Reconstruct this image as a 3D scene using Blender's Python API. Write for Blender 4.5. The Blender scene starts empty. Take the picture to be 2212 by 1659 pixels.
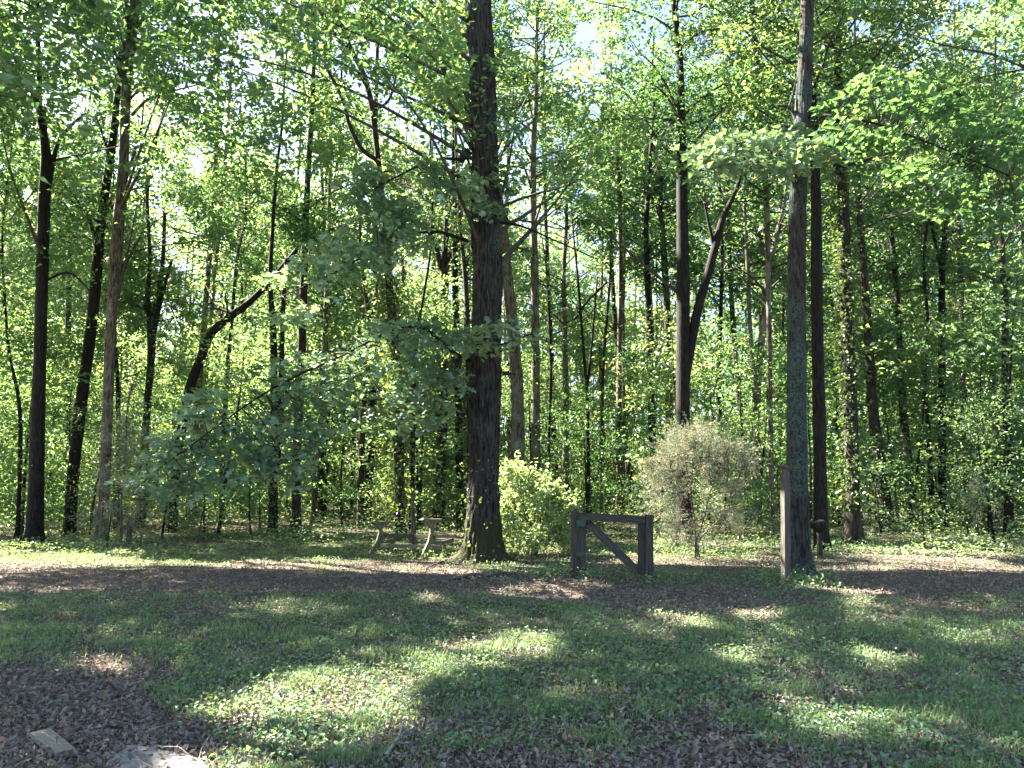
import bpy, bmesh, math, random
import numpy as np
from mathutils import Vector, Matrix

SC = bpy.context.scene
COL = SC.collection
R = math.radians
rng = np.random.default_rng(7)

# ------------------------------------------------------------------ camera, sky, sun, exposure
CAM_H, PITCH, F = 1.6, R(7.4), 742.0
cam_d = bpy.data.cameras.new('camera'); cam = bpy.data.objects.new('camera', cam_d); COL.objects.link(cam)
cam.location = (0, 0, CAM_H); cam.rotation_euler = (R(90) + PITCH, 0, 0)
cam_d.sensor_width = 36.0; cam_d.lens = F / 1024 * 36.0
cam_d.clip_start = 0.05; cam_d.clip_end = 2000
SC.camera = cam

SUN = np.array([-0.66, 0.36, 0.72]); SUN = SUN / np.linalg.norm(SUN)
world = bpy.data.worlds.new('World'); SC.world = world; world.use_nodes = True
wn = world.node_tree
sky = wn.nodes.new('ShaderNodeTexSky'); sky.sky_type = 'NISHITA'; sky.sun_disc = False
sky.sun_elevation = math.asin(SUN[2]); sky.sun_rotation = math.atan2(SUN[0], SUN[1])
sky.air_density = 1.0; sky.dust_density = 1.5
wn.links.new(sky.outputs[0], wn.nodes['Background'].inputs[0])
wn.nodes['Background'].inputs[1].default_value = 0.036
sl = bpy.data.lights.new('sun', 'SUN'); sl.energy = 5.0; sl.angle = R(0.5); sl.color = (1, 0.915, 0.76)
so = bpy.data.objects.new('sun', sl); COL.objects.link(so)
so.rotation_euler = Vector(SUN).to_track_quat('Z', 'Y').to_euler(); so.location = (-30, 20, 40)
vs = SC.view_settings
vs.view_transform = 'Standard'; vs.look = 'None'; vs.exposure = 3.85; vs.gamma = 1.0; vs.use_curve_mapping = False
SC.cycles.max_bounces = 8; SC.cycles.diffuse_bounces = 4; SC.cycles.transmission_bounces = 5
SC.cycles.glossy_bounces = 2; SC.cycles.sample_clamp_indirect = 6

# ------------------------------------------------------------------ picture <-> place (pixels of a 2212 x 1659 view)
CP, SP = math.cos(PITCH), math.sin(PITCH)
def pix(x, y, Y):
    u = (x - 1106) / 2.16 / F; v = -(y - 829.5) / 2.16 / F
    dy = CP - v * SP; dz = SP + v * CP
    s = Y / dy
    return np.array([u * s, Y, CAM_H + dz * s])
def pxm(Y):                      # metres in one view pixel at distance Y
    return Y / 2.16 / F
def gdist(y):                    # distance of the ground seen at height y of the view
    a = math.atan((y - 829.5) / 2.16 / F) - PITCH
    return CAM_H / math.tan(a)
def gpt(x, y):
    Y = gdist(y); p = pix(x, y, Y); return p
def proj(P):
    dx = P[:, 0]; dy = P[:, 1]; dz = P[:, 2] - CAM_H
    dep = dy * CP + dz * SP; up = -dy * SP + dz * CP
    dep = np.where(dep < 0.1, 0.1, dep)
    return 1106 + dx / dep * F * 2.16, 829.5 - up / dep * F * 2.16, dep

# ------------------------------------------------------------------ noise
def _h(ix, iy, iz):
    n = (ix * 374761393 + iy * 668265263 + iz * 1274126177) & 0xffffffff
    n = ((n ^ (n >> 13)) * 1274126177) & 0xffffffff
    return ((n ^ (n >> 16)) & 0xffff) / 65535.0
def noise(x, y, z=None):
    x = np.asarray(x, float); y = np.asarray(y, float)
    z = np.zeros_like(x) if z is None else np.asarray(z, float)
    ix, iy, iz = np.floor(x).astype(np.int64), np.floor(y).astype(np.int64), np.floor(z).astype(np.int64)
    fx, fy, fz = x - ix, y - iy, z - iz
    fx, fy, fz = [f * f * (3 - 2 * f) for f in (fx, fy, fz)]
    r = 0
    for a in (0, 1):
        for b in (0, 1):
            for c in (0, 1):
                w = (fx if a else 1 - fx) * (fy if b else 1 - fy) * (fz if c else 1 - fz)
                r = r + w * _h(ix + a, iy + b, iz + c)
    return r * 2 - 1

# ------------------------------------------------------------------ ground height
def gz(x, y):
    x = np.asarray(x, float); y = np.asarray(y, float)
    z = 0.035 * noise(x * 0.45, y * 0.45) + 0.012 * noise(x * 2.1 + 9, y * 2.1)
    far = np.clip((y - 38) / 60, 0, 1)
    return z + far * far * 5.0

# ------------------------------------------------------------------ tags
def tag(o, label=None, cat=None, group=None, kind=None):
    if label: o['label'] = label
    if cat: o['category'] = cat
    if group: o['group'] = group
    if kind: o['kind'] = kind
    return o
def empty(name, loc=(0, 0, 0)):
    o = bpy.data.objects.new(name, None); COL.objects.link(o); o.location = Vector([float(c) for c in loc]); o.empty_display_size = 0.3
    return o

# ------------------------------------------------------------------ materials
def newmat(name):
    m = bpy.data.materials.new(name); m.use_nodes = True
    nt = m.node_tree; nt.nodes.clear()
    out = nt.nodes.new('ShaderNodeOutputMaterial')
    return m, nt, out
def N(nt, t, **k):
    n = nt.nodes.new(t)
    for a, b in k.items():
        setattr(n, a, b)
    return n
def ramp(nt, fac, stops):
    r = N(nt, 'ShaderNodeValToRGB'); e = r.color_ramp.elements
    while len(e) < len(stops): e.new(0.5)
    for i, (p, c) in enumerate(stops):
        e[i].position = p; e[i].color = (*c, 1)
    nt.links.new(fac, r.inputs[0]); return r.outputs[0]

def leaf_mat(name, ref, trans, gloss=0.06, tr=0.5, var=0.35, rough=0.4):
    m, nt, out = newmat(name); L = nt.links.new
    at = N(nt, 'ShaderNodeAttribute', attribute_name='tint')
    oi = N(nt, 'ShaderNodeObjectInfo')
    mul = N(nt, 'ShaderNodeMath', operation='MULTIPLY_ADD'); L(at.outputs['Fac'], mul.inputs[0]); mul.inputs[1].default_value = 0.6
    m2 = N(nt, 'ShaderNodeMath', operation='MULTIPLY'); L(oi.outputs['Random'], m2.inputs[0]); m2.inputs[1].default_value = 0.4
    L(m2.outputs[0], mul.inputs[2])
    def rr(c, yel):
        lo = tuple(v * (1 - var) for v in c)
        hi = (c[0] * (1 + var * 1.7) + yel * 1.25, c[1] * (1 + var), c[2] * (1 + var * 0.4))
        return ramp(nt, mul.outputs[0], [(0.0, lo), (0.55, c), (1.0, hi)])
    d = N(nt, 'ShaderNodeBsdfDiffuse'); L(rr(ref, 0.02), d.inputs[0])
    t = N(nt, 'ShaderNodeBsdfTranslucent'); L(rr(trans, 0.1), t.inputs[0])
    mx = N(nt, 'ShaderNodeMixShader'); mx.inputs[0].default_value = tr
    L(d.outputs[0], mx.inputs[1]); L(t.outputs[0], mx.inputs[2])
    g = N(nt, 'ShaderNodeBsdfGlossy'); g.inputs['Roughness'].default_value = rough; g.inputs[0].default_value = (0.9, 0.95, 1, 1)
    mg = N(nt, 'ShaderNodeMixShader'); mg.inputs[0].default_value = gloss
    L(mx.outputs[0], mg.inputs[1]); L(g.outputs[0], mg.inputs[2]); L(mg.outputs[0], out.inputs[0])
    return m

def bark_mat(name, dark, light, lichen=None, lich_amt=0.5, sx=22, sz=3.5, bump=0.6, moss=None):
    m, nt, out = newmat(name); L = nt.links.new
    tc = N(nt, 'ShaderNodeTexCoord')
    mp = N(nt, 'ShaderNodeMapping'); mp.inputs['Scale'].default_value = (sx, sx, sz); L(tc.outputs['Object'], mp.inputs[0])
    n1 = N(nt, 'ShaderNodeTexNoise'); n1.inputs['Scale'].default_value = 1.0; n1.inputs['Detail'].default_value = 8; n1.inputs['Roughness'].default_value = 0.7
    L(mp.outputs[0], n1.inputs[0])
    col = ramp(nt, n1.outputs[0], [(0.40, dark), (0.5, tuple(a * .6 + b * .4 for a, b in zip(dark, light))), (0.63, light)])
    n3 = N(nt, 'ShaderNodeTexNoise'); n3.inputs['Scale'].default_value = 1.3; n3.inputs['Detail'].default_value = 5; L(tc.outputs['Object'], n3.inputs[0])
    if lichen:
        f = ramp(nt, n3.outputs[0], [(0.62 - lich_amt * 0.3, (0, 0, 0)), (0.72 - lich_amt * 0.3, (1, 1, 1))])
        n4 = N(nt, 'ShaderNodeTexNoise'); n4.inputs['Scale'].default_value = 28; n4.inputs['Detail'].default_value = 4; L(tc.outputs['Object'], n4.inputs[0])
        f4 = ramp(nt, n4.outputs[0], [(0.42, (0, 0, 0)), (0.58, (0.85, 0.85, 0.85))])
        mm = N(nt, 'ShaderNodeMath', operation='MULTIPLY'); L(f, mm.inputs[0]); L(f4, mm.inputs[1])
        mx = N(nt, 'ShaderNodeMix', data_type='RGBA'); L(mm.outputs[0], mx.inputs[0]); L(col, mx.inputs[6]); mx.inputs[7].default_value = (*lichen, 1)
        col = mx.outputs[2]
    if moss:                                   # moss grows on the lowest half metre
        sp = N(nt, 'ShaderNodeSeparateXYZ'); L(tc.outputs['Object'], sp.inputs[0])
        ad = N(nt, 'ShaderNodeMath', operation='MULTIPLY_ADD'); L(n3.outputs[0], ad.inputs[0]); ad.inputs[1].default_value = -1.6; L(sp.outputs[2], ad.inputs[2])
        f = ramp(nt, ad.outputs[0], [(0.0, (0.85, 0.85, 0.85)), (0.35, (0, 0, 0))])
        mx = N(nt, 'ShaderNodeMix', data_type='RGBA'); L(f, mx.inputs[0]); L(col, mx.inputs[6]); mx.inputs[7].default_value = (*moss, 1)
        col = mx.outputs[2]
    b = N(nt, 'ShaderNodeBsdfPrincipled'); L(col, b.inputs['Base Color']); b.inputs['Roughness'].default_value = 0.9
    b.inputs['Specular IOR Level'].default_value = 0.25
    bp = N(nt, 'ShaderNodeBump'); bp.inputs['Strength'].default_value = bump; bp.inputs['Distance'].default_value = 0.03
    L(n1.outputs[0], bp.inputs['Height']); L(bp.outputs[0], b.inputs['Normal']); L(b.outputs[0], out.inputs[0])
    return m

def plain(name, c1, c2, scale=(30, 30, 3), rough=0.85, bump=0.3, metal=0.0):
    m, nt, out = newmat(name); L = nt.links.new
    tc = N(nt, 'ShaderNodeTexCoord'); mp = N(nt, 'ShaderNodeMapping'); mp.inputs['Scale'].default_value = scale
    L(tc.outputs['Object'], mp.inputs[0])
    n = N(nt, 'ShaderNodeTexNoise'); n.inputs['Scale'].default_value = 1; n.inputs['Detail'].default_value = 7; n.inputs['Roughness'].default_value = 0.65
    L(mp.outputs[0], n.inputs[0])
    b = N(nt, 'ShaderNodeBsdfPrincipled'); L(ramp(nt, n.outputs[0], [(0.35, c1), (0.65, c2)]), b.inputs['Base Color'])
    b.inputs['Roughness'].default_value = rough; b.inputs['Metallic'].default_value = metal
    bp = N(nt, 'ShaderNodeBump'); bp.inputs['Strength'].default_value = bump; bp.inputs['Distance'].default_value = 0.01
    L(n.outputs[0], bp.inputs['Height']); L(bp.outputs[0], b.inputs['Normal']); L(b.outputs[0], out.inputs[0])
    return m

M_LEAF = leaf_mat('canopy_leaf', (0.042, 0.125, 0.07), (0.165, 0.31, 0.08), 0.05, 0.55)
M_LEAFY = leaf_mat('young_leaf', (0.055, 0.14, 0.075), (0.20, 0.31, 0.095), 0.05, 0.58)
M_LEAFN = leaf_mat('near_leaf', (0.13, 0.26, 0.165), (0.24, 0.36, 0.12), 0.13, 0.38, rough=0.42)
M_FAR = leaf_mat('far_leaf', (0.06, 0.145, 0.085), (0.24, 0.35, 0.12), 0.04, 0.58, 0.45)
M_IVY = leaf_mat('ivy_leaf', (0.06, 0.12, 0.04), (0.2, 0.3, 0.05), 0.06, 0.35)
M_SHRUB = leaf_mat('shrub_leaf', (0.17, 0.26, 0.11), (0.36, 0.47, 0.15), 0.06, 0.45, rough=0.5)
M_CEDAR = leaf_mat('cedar_spray', (0.155, 0.19, 0.14), (0.20, 0.24, 0.15), 0.03, 0.3, 0.3)
M_LITTER = leaf_mat('dead_leaf', (0.19, 0.168, 0.155), (0.13, 0.095, 0.07), 0.02, 0.14, 0.6)
M_GRASS = leaf_mat('grass_blade', (0.12, 0.20, 0.105), (0.27, 0.38, 0.16), 0.02, 0.4, 0.4)
M_WEED = leaf_mat('ground_leaf', (0.09, 0.20, 0.10), (0.26, 0.38, 0.11), 0.035, 0.38, 0.45, 0.55)
M_STRAW = leaf_mat('dry_stalk', (0.34, 0.29, 0.20), (0.2, 0.16, 0.08), 0.05, 0.2, 0.3)

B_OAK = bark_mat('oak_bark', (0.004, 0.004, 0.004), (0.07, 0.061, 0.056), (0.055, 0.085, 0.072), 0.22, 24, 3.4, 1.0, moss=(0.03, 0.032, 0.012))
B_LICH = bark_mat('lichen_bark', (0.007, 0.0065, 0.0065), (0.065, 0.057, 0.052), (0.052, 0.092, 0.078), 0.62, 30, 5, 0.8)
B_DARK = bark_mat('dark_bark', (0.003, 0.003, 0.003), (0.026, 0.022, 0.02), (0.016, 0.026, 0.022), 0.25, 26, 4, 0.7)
B_GREY = bark_mat('grey_bark', (0.02, 0.017, 0.014), (0.18, 0.152, 0.122), (0.22, 0.25, 0.22), 0.35, 24, 3.5, 0.6)
B_MID = bark_mat('brown_bark', (0.007, 0.006, 0.0055), (0.055, 0.046, 0.037), (0.045, 0.058, 0.045), 0.3, 24, 4, 0.6)
B_TWIG = plain('twig_bark', (0.015, 0.013, 0.012), (0.07, 0.058, 0.048), (20, 20, 20))
M_WOOD = plain('weathered_wood', (0.009, 0.0078, 0.0068), (0.068, 0.058, 0.049), (60, 60, 4), 0.85, 0.5)
M_WOODP = plain('pale_weathered_wood', (0.05, 0.048, 0.034), (0.14, 0.135, 0.094), (50, 50, 6), 0.85, 0.4)
M_POST = plain('post_wood', (0.02, 0.018, 0.017), (0.12, 0.104, 0.088), (60, 60, 3), 0.85, 0.5)
M_IRON = plain('rusty_iron', (0.045, 0.035, 0.028), (0.13, 0.09, 0.065), (40, 40, 40), 0.7, 0.3, 0.4)
M_TPOST = plain('green_steel', (0.010, 0.016, 0.013), (0.03, 0.04, 0.03), (40, 40, 10), 0.6, 0.2)
M_HINGE = plain('green_hinge', (0.008, 0.03, 0.024), (0.02, 0.06, 0.05), (60, 60, 60), 0.6, 0.2)
M_SLAB = plain('concrete', (0.075, 0.07, 0.072), (0.19, 0.185, 0.2), (14, 14, 14), 0.9, 0.5)
M_BLOCK = plain('block_wood', (0.07, 0.062, 0.055), (0.20, 0.18, 0.16), (10, 60, 60), 0.85, 0.6)
M_STICK = plain('grey_stick', (0.14, 0.12, 0.10), (0.36, 0.32, 0.28), (50, 50, 10), 0.9, 0.5)

def ground_mat():
    m, nt, out = newmat('forest_floor'); L = nt.links.new
    tc = N(nt, 'ShaderNodeTexCoord')
    v = N(nt, 'ShaderNodeTexVoronoi'); v.inputs['Scale'].default_value = 26; L(tc.outputs['Object'], v.inputs[0])
    n = N(nt, 'ShaderNodeTexNoise'); n.inputs['Scale'].default_value = 9; n.inputs['Detail'].default_value = 10; n.inputs['Roughness'].default_value = 0.8; L(tc.outputs['Object'], n.inputs[0])
    br = ramp(nt, v.outputs['Color'], [(0.1, (0.035, 0.027, 0.022)), (0.5, (0.085, 0.065, 0.052)), (0.9, (0.17, 0.13, 0.11))])
    gr = ramp(nt, n.outputs[0], [(0.3, (0.025, 0.03, 0.015)), (0.7, (0.06, 0.085, 0.03))])
    at = N(nt, 'ShaderNodeAttribute', attribute_name='green')
    mx = N(nt, 'ShaderNodeMix', data_type='RGBA'); L(at.outputs['Fac'], mx.inputs[0]); L(br, mx.inputs[6]); L(gr, mx.inputs[7])
    b = N(nt, 'ShaderNodeBsdfPrincipled'); L(mx.outputs[2], b.inputs['Base Color']); b.inputs['Roughness'].default_value = 0.95
    b.inputs['Specular IOR Level'].default_value = 0.2
    ad = N(nt, 'ShaderNodeMath', operation='ADD'); L(v.outputs['Distance'], ad.inputs[0]); L(n.outputs[0], ad.inputs[1])
    bp = N(nt, 'ShaderNodeBump'); bp.inputs['Strength'].default_value = 0.8; bp.inputs['Distance'].default_value = 0.03
    L(ad.outputs[0], bp.inputs['Height']); L(bp.outputs[0], b.inputs['Normal']); L(b.outputs[0], out.inputs[0])
    return m
M_GROUND = ground_mat()

# ------------------------------------------------------------------ mesh helpers
def mesh_np(name, verts, faces, mat, parent=None, tint=None, attr='tint', smooth=False, origin=None):
    """faces: (n,3) or (n,4) array. verts in world space; origin is taken off."""
    verts = np.asarray(verts, np.float32)
    if origin is not None: verts = verts - np.asarray(origin, np.float32)
    me = bpy.data.meshes.new(name); k = faces.shape[1]; nf = len(faces)
    me.vertices.add(len(verts)); me.vertices.foreach_set('co', verts.ravel())
    me.loops.add(nf * k); me.loops.foreach_set('vertex_index', faces.astype(np.int32).ravel())
    me.polygons.add(nf); me.polygons.foreach_set('loop_start', np.arange(0, nf * k, k, dtype=np.int32))
    me.polygons.foreach_set('use_smooth', np.full(nf, smooth))
    if tint is not None:
        a = me.attributes.new(attr, 'FLOAT', 'POINT'); a.data.foreach_set('value', np.asarray(tint, np.float32))
    me.update(calc_edges=True)
    me.materials.append(mat)
    o = bpy.data.objects.new(name, me); COL.objects.link(o)
    if parent is not None: o.parent = parent
    return o

def catmull(P, step):
    P = np.asarray(P, float)
    if len(P) < 3:
        n = max(2, int(np.linalg.norm(P[-1, :3] - P[0, :3]) / step) + 1)
        t = np.linspace(0, 1, n)[:, None]; return P[0] * (1 - t) + P[-1] * t
    Q = np.vstack([2 * P[0] - P[1], P, 2 * P[-1] - P[-2]]); out = []
    for i in range(1, len(Q) - 2):
        d = np.linalg.norm(Q[i + 1, :3] - Q[i, :3]); n = max(1, int(d / step))
        t = np.linspace(0, 1, n, endpoint=False)[:, None]
        a, b, c, e = Q[i - 1], Q[i], Q[i + 1], Q[i + 2]
        out.append(0.5 * (2 * b + (c - a) * t + (2 * a - 5 * b + 4 * c - e) * t ** 2 + (3 * b - a - 3 * c + e) * t ** 3))
    out.append(P[-1:]); return np.vstack(out)

def tube_arrays(P4, segs, disp=None):
    """P4: (n,4) x y z r, already resampled. Returns verts, quads."""
    P = P4[:, :3]; r = P4[:, 3]; n = len(P)
    T = np.gradient(P, axis=0); T /= np.linalg.norm(T, axis=1)[:, None] + 1e-9
    mean = np.abs(T.mean(axis=0)); ref = np.zeros(3); ref[int(np.argmin(mean))] = 1
    U = np.cross(T, ref); U /= np.linalg.norm(U, axis=1)[:, None] + 1e-9
    V = np.cross(T, U)
    th = np.linspace(0, 2 * math.pi, segs, endpoint=False)
    c, s = np.cos(th), np.sin(th)
    dirs = U[:, None, :] * c[None, :, None] + V[:, None, :] * s[None, :, None]
    rr = np.repeat(r[:, None], segs, 1)
    if disp is not None:
        rr = disp(rr, th, P)
    verts = P[:, None, :] + dirs * rr[:, :, None]
    i = np.arange(n - 1)[:, None] * segs; j = np.arange(segs)[None, :]; j2 = (j + 1) % segs
    f = np.stack([i + j, i + j2, i + segs + j2, i + segs + j], -1).reshape(-1, 4)
    verts = verts.reshape(-1, 3)
    # cap with a centre point folded into quads
    top = len(verts); verts = np.vstack([verts, P[-1] + T[-1] * r[-1] * 0.4])
    b = (n - 1) * segs; jj = np.arange(0, segs, 2)
    cap = np.stack([b + jj, b + (jj + 1) % segs, b + (jj + 2) % segs, np.full(len(jj), top)], -1)
    return verts, np.vstack([f, cap])

class Tubes:
    def __init__(s): s.v = []; s.f = []; s.n = 0; s.q = []
    def add(s, P4, segs=5, step=None, disp=None, free=False):
        P4 = np.asarray(P4, float)
        if free: s.q.append((P4, segs)); return
        if step: P4 = catmull(P4, step); P4[:, 3] = np.maximum(P4[:, 3], 0.001)
        v, f = tube_arrays(P4, segs, disp); s.v.append(v); s.f.append(f + s.n); s.n += len(v)
    def flush(s):
        if not s.q: return
        A = np.vstack([p[:, :3] for p, _ in s.q]); k = ~cull(A, rng, True, True, False); i = 0; q = s.q; s.q = []
        for p, g in q:
            if k[i:i + len(p)].sum() <= 0.3 * len(p): s.add(p, g)
            i += len(p)
    def build(s, name, mat, parent=None, origin=None, smooth=True):
        s.flush()
        if not s.v: return None
        return mesh_np(name, np.vstack(s.v), np.vstack(s.f), mat, parent, smooth=smooth, origin=origin)

def bark_disp(amp, kz=2.2, kt=9.0, fine=0.35, seed=0):
    def f(rr, th, P):
        z = P[:, 2][:, None] + P[:, 0][:, None] * 0.5; c = np.cos(th)[None, :] * kt; s = np.sin(th)[None, :] * kt
        C = c + 0 * z; S_ = s + 0 * z; Z = z * kz + 0 * c
        w = noise(C * 0.3 + seed, S_ * 0.3, Z * 0.6) * 0.8
        a = 1 - np.abs(noise(C + seed + w, S_ + w, Z)) * 2
        b = 1 - np.abs(noise(C * 2.3 + seed, S_ * 2.3, Z * 2.6)) * 2
        l = noise(C * 0.12 + seed, S_ * 0.12, Z * 0.35)
        return rr * (1 - amp * 0.9 * np.clip(a, -0.2, 1) - amp * fine * b + 0.05 * l)
    return f

# ------------------------------------------------------------------ light shafts, views to trunks, views to sky
LIT_POLY = [  # outlines (view pixels) of the sunlit patches lying on the ground
    [(300, 1860), (400, 1659), (460, 1560), (560, 1500), (700, 1455), (800, 1430), (930, 1375), (1130, 1345), (1220, 1390), (1180, 1420), (1080, 1450), (940, 1480), (900, 1520), (1000, 1560), (860, 1659), (860, 1860)],
    [(0, 1195), (150, 1188), (330, 1195), (330, 1225), (0, 1238)], [(330, 1208), (700, 1213), (1000, 1222), (1000, 1238), (700, 1230), (330, 1222)],
    [(930, 1290), (1000, 1290), (1000, 1312), (930, 1312)], [(1390, 1330), (1490, 1325), (1500, 1368), (1400, 1365)],
    [(1590, 1320), (1720, 1315), (1720, 1345), (1590, 1350)], [(1540, 1400), (1650, 1395), (1640, 1440), (1560, 1440)],
    [(1780, 1282), (1900, 1280), (1900, 1312), (1780, 1310)], [(1700, 1530), (1850, 1520), (2000, 1600), (2030, 1650), (1850, 1650)],
    [(1850, 1180), (2212, 1190), (2212, 1240), (1900, 1235)], [(1870, 1150), (2100, 1150), (2200, 1170), (1880, 1175)],
    [(1240, 1195), (1660, 1190), (1680, 1215), (1240, 1222)], [(2040, 1580), (2180, 1560), (2200, 1650), (2100, 1659)],
    [(1090, 1180), (1240, 1170), (1240, 1212), (1110, 1205)], [(80, 1440), (300, 1450), (320, 1480), (100, 1475)],
    [(1900, 1400), (2050, 1420), (2060, 1450), (1930, 1430)], [(1400, 1160), (1660, 1160), (1680, 1185), (1400, 1185)],
    [(300, 1130), (620, 1135), (620, 1155), (300, 1150)], [(700, 1120), (1000, 1125), (1000, 1150), (700, 1150)],
    [(60, 1130), (300, 1135), (300, 1165), (60, 1160)], [(1850, 1100), (2212, 1100), (2212, 1140), (1850, 1140)]]
BEAMS = [(pix(1150, 1060, 16.4), 1.0), (pix(1510, 990, 15.6), 1.15), (pix(925, 1130, 16.1), 0.55), (pix(815, 1150, 17), 0.35),
         (pix(1010, 1120, 15.3), 0.35), (pix(1838, 1080, 18.5), 0.4), (pix(1766, 700, 17.2), 0.9), (pix(640, 1080, 23), 0.5),
         (pix(620, 640, 13.5), 0.6), (pix(800, 780, 13.8), 0.55), (pix(1700, 330, 12), 0.4), (pix(860, 1040, 21), 0.7),
         (pix(1110, 850, 24), 1.2), (pix(1335, 800, 33), 1.5), (pix(285, 250, 18), 1.0), (pix(1690, 1110, 11.75), 0.4), (pix(1690, 1190, 11.75), 0.4)]
def inpoly(x, y, poly):
    c = np.zeros(len(x), bool); n = len(poly)
    for i in range(n):
        x1, y1 = poly[i]; x2, y2 = poly[(i + 1) % n]
        if y1 == y2: continue
        c ^= ((y1 > y) != (y2 > y)) & (x < (x2 - x1) * (y - y1) / (y2 - y1) + x1)
    return c
CLEAR = []   # (polyline y-sorted, width, depth, probability, ylo, yhi)
SKYGAP = [(400, 190, 40, 22), (430, 360, 28, 42), (810, 110, 42, 36), (770, 190, 26, 30), (1262, 75, 32, 52), (1235, 40, 20, 20),
          (1285, 240, 22, 30), (1850, 60, 45, 40), (1760, 380, 26, 20), (790, 350, 30, 40), (600, 20, 24, 18), (760, 20, 30, 16),
          (1780, 100, 14, 16), (1310, 620, 18, 18), (980, 330, 16, 40), (450, 30, 40, 20), (1600, 250, 22, 20), (1720, 210, 18, 18), (1290, 150, 12, 30), (60, 420, 30, 30), (1720, 560, 22, 22), (1940, 200, 30, 24), (2060, 330, 26, 22)]
def cull(P, lrng, shafts=True, views=True, openings=True):
    keep = np.ones(len(P), bool)
    if shafts:
        t = P[:, 2] / SUN[2]; G = P - t[:, None] * SUN; G[:, 2] = 0
        gn = G[:, :2].copy()
        G[:, 0] += 0.45 * noise(gn[:, 0] * 0.9, gn[:, 1] * 0.9) + 0.2 * noise(gn[:, 0] * 2.7, gn[:, 1] * 2.7); G[:, 1] += 0.5 * noise(gn[:, 0] * 0.8 + 50, gn[:, 1] * 0.8) + 0.25 * noise(gn[:, 0] * 2.5 + 50, gn[:, 1] * 2.5)
        G[:, :2] += lrng.normal(0, 0.05, (len(P), 2))
        ok = (G[:, 1] > 3.5) & (P[:, 2] > 1.2)
        gx, gy, _ = proj(G)
        for poly in LIT_POLY:
            keep &= ~(inpoly(gx, gy, poly) & ok & (lrng.random(len(P)) < 0.985))
        for c, r in BEAMS:
            v = P - c; a = v @ SUN; d = np.linalg.norm(v - a[:, None] * SUN, axis=1)
            keep &= ~((a > r * 0.9) & (d < r * (0.8 + 0.3 * lrng.random(len(P)))))
        # openings in the canopy that let the sun down to the understory
        H = P - ((P[:, 2] - 2.5) / SUN[2])[:, None] * SUN
        q = noise(H[:, 0] * 0.4, H[:, 1] * 0.5 + 30) + 0.45 * noise(H[:, 0] * 1.4, H[:, 1] * 1.6 + 11)
        q = q + 0.4 * np.exp(-((H[:, 0] - 3.5) / 5.5) ** 2) * (H[:, 1] > 18)
        keep &= ~(openings & (P[:, 2] > 3.2) & (H[:, 1] > 15.0) & (q > 0.03) & (lrng.random(len(P)) < 0.93))
    if views:
        x, y, dep = proj(P)
        for ys, xs, ws, dp, pr, lo, hi in CLEAR:
            near = (y > lo) & (y < hi) & (dep < dp - 0.15)
            xc = np.interp(y, ys, xs); w = np.interp(y, ys, ws)
            keep &= ~(near & (np.abs(x - xc) < w * 0.55 + 3) & (lrng.random(len(P)) < pr))
        for cx, cy, rx, ry in SKYGAP:
            q = ((x - cx) / rx / .55) ** 2 + ((y - cy) / ry / .55) ** 2
            keep &= ~((q < 1.1 + 0.5 * noise(x * 0.08, y * 0.08)) & (lrng.random(len(P)) < 0.93))
        # the lens must stay clear
        keep &= ~((P[:, 1] > -1) & (np.linalg.norm(P - np.array([0, 0, CAM_H]), axis=1) < 5))
    return keep

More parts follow.
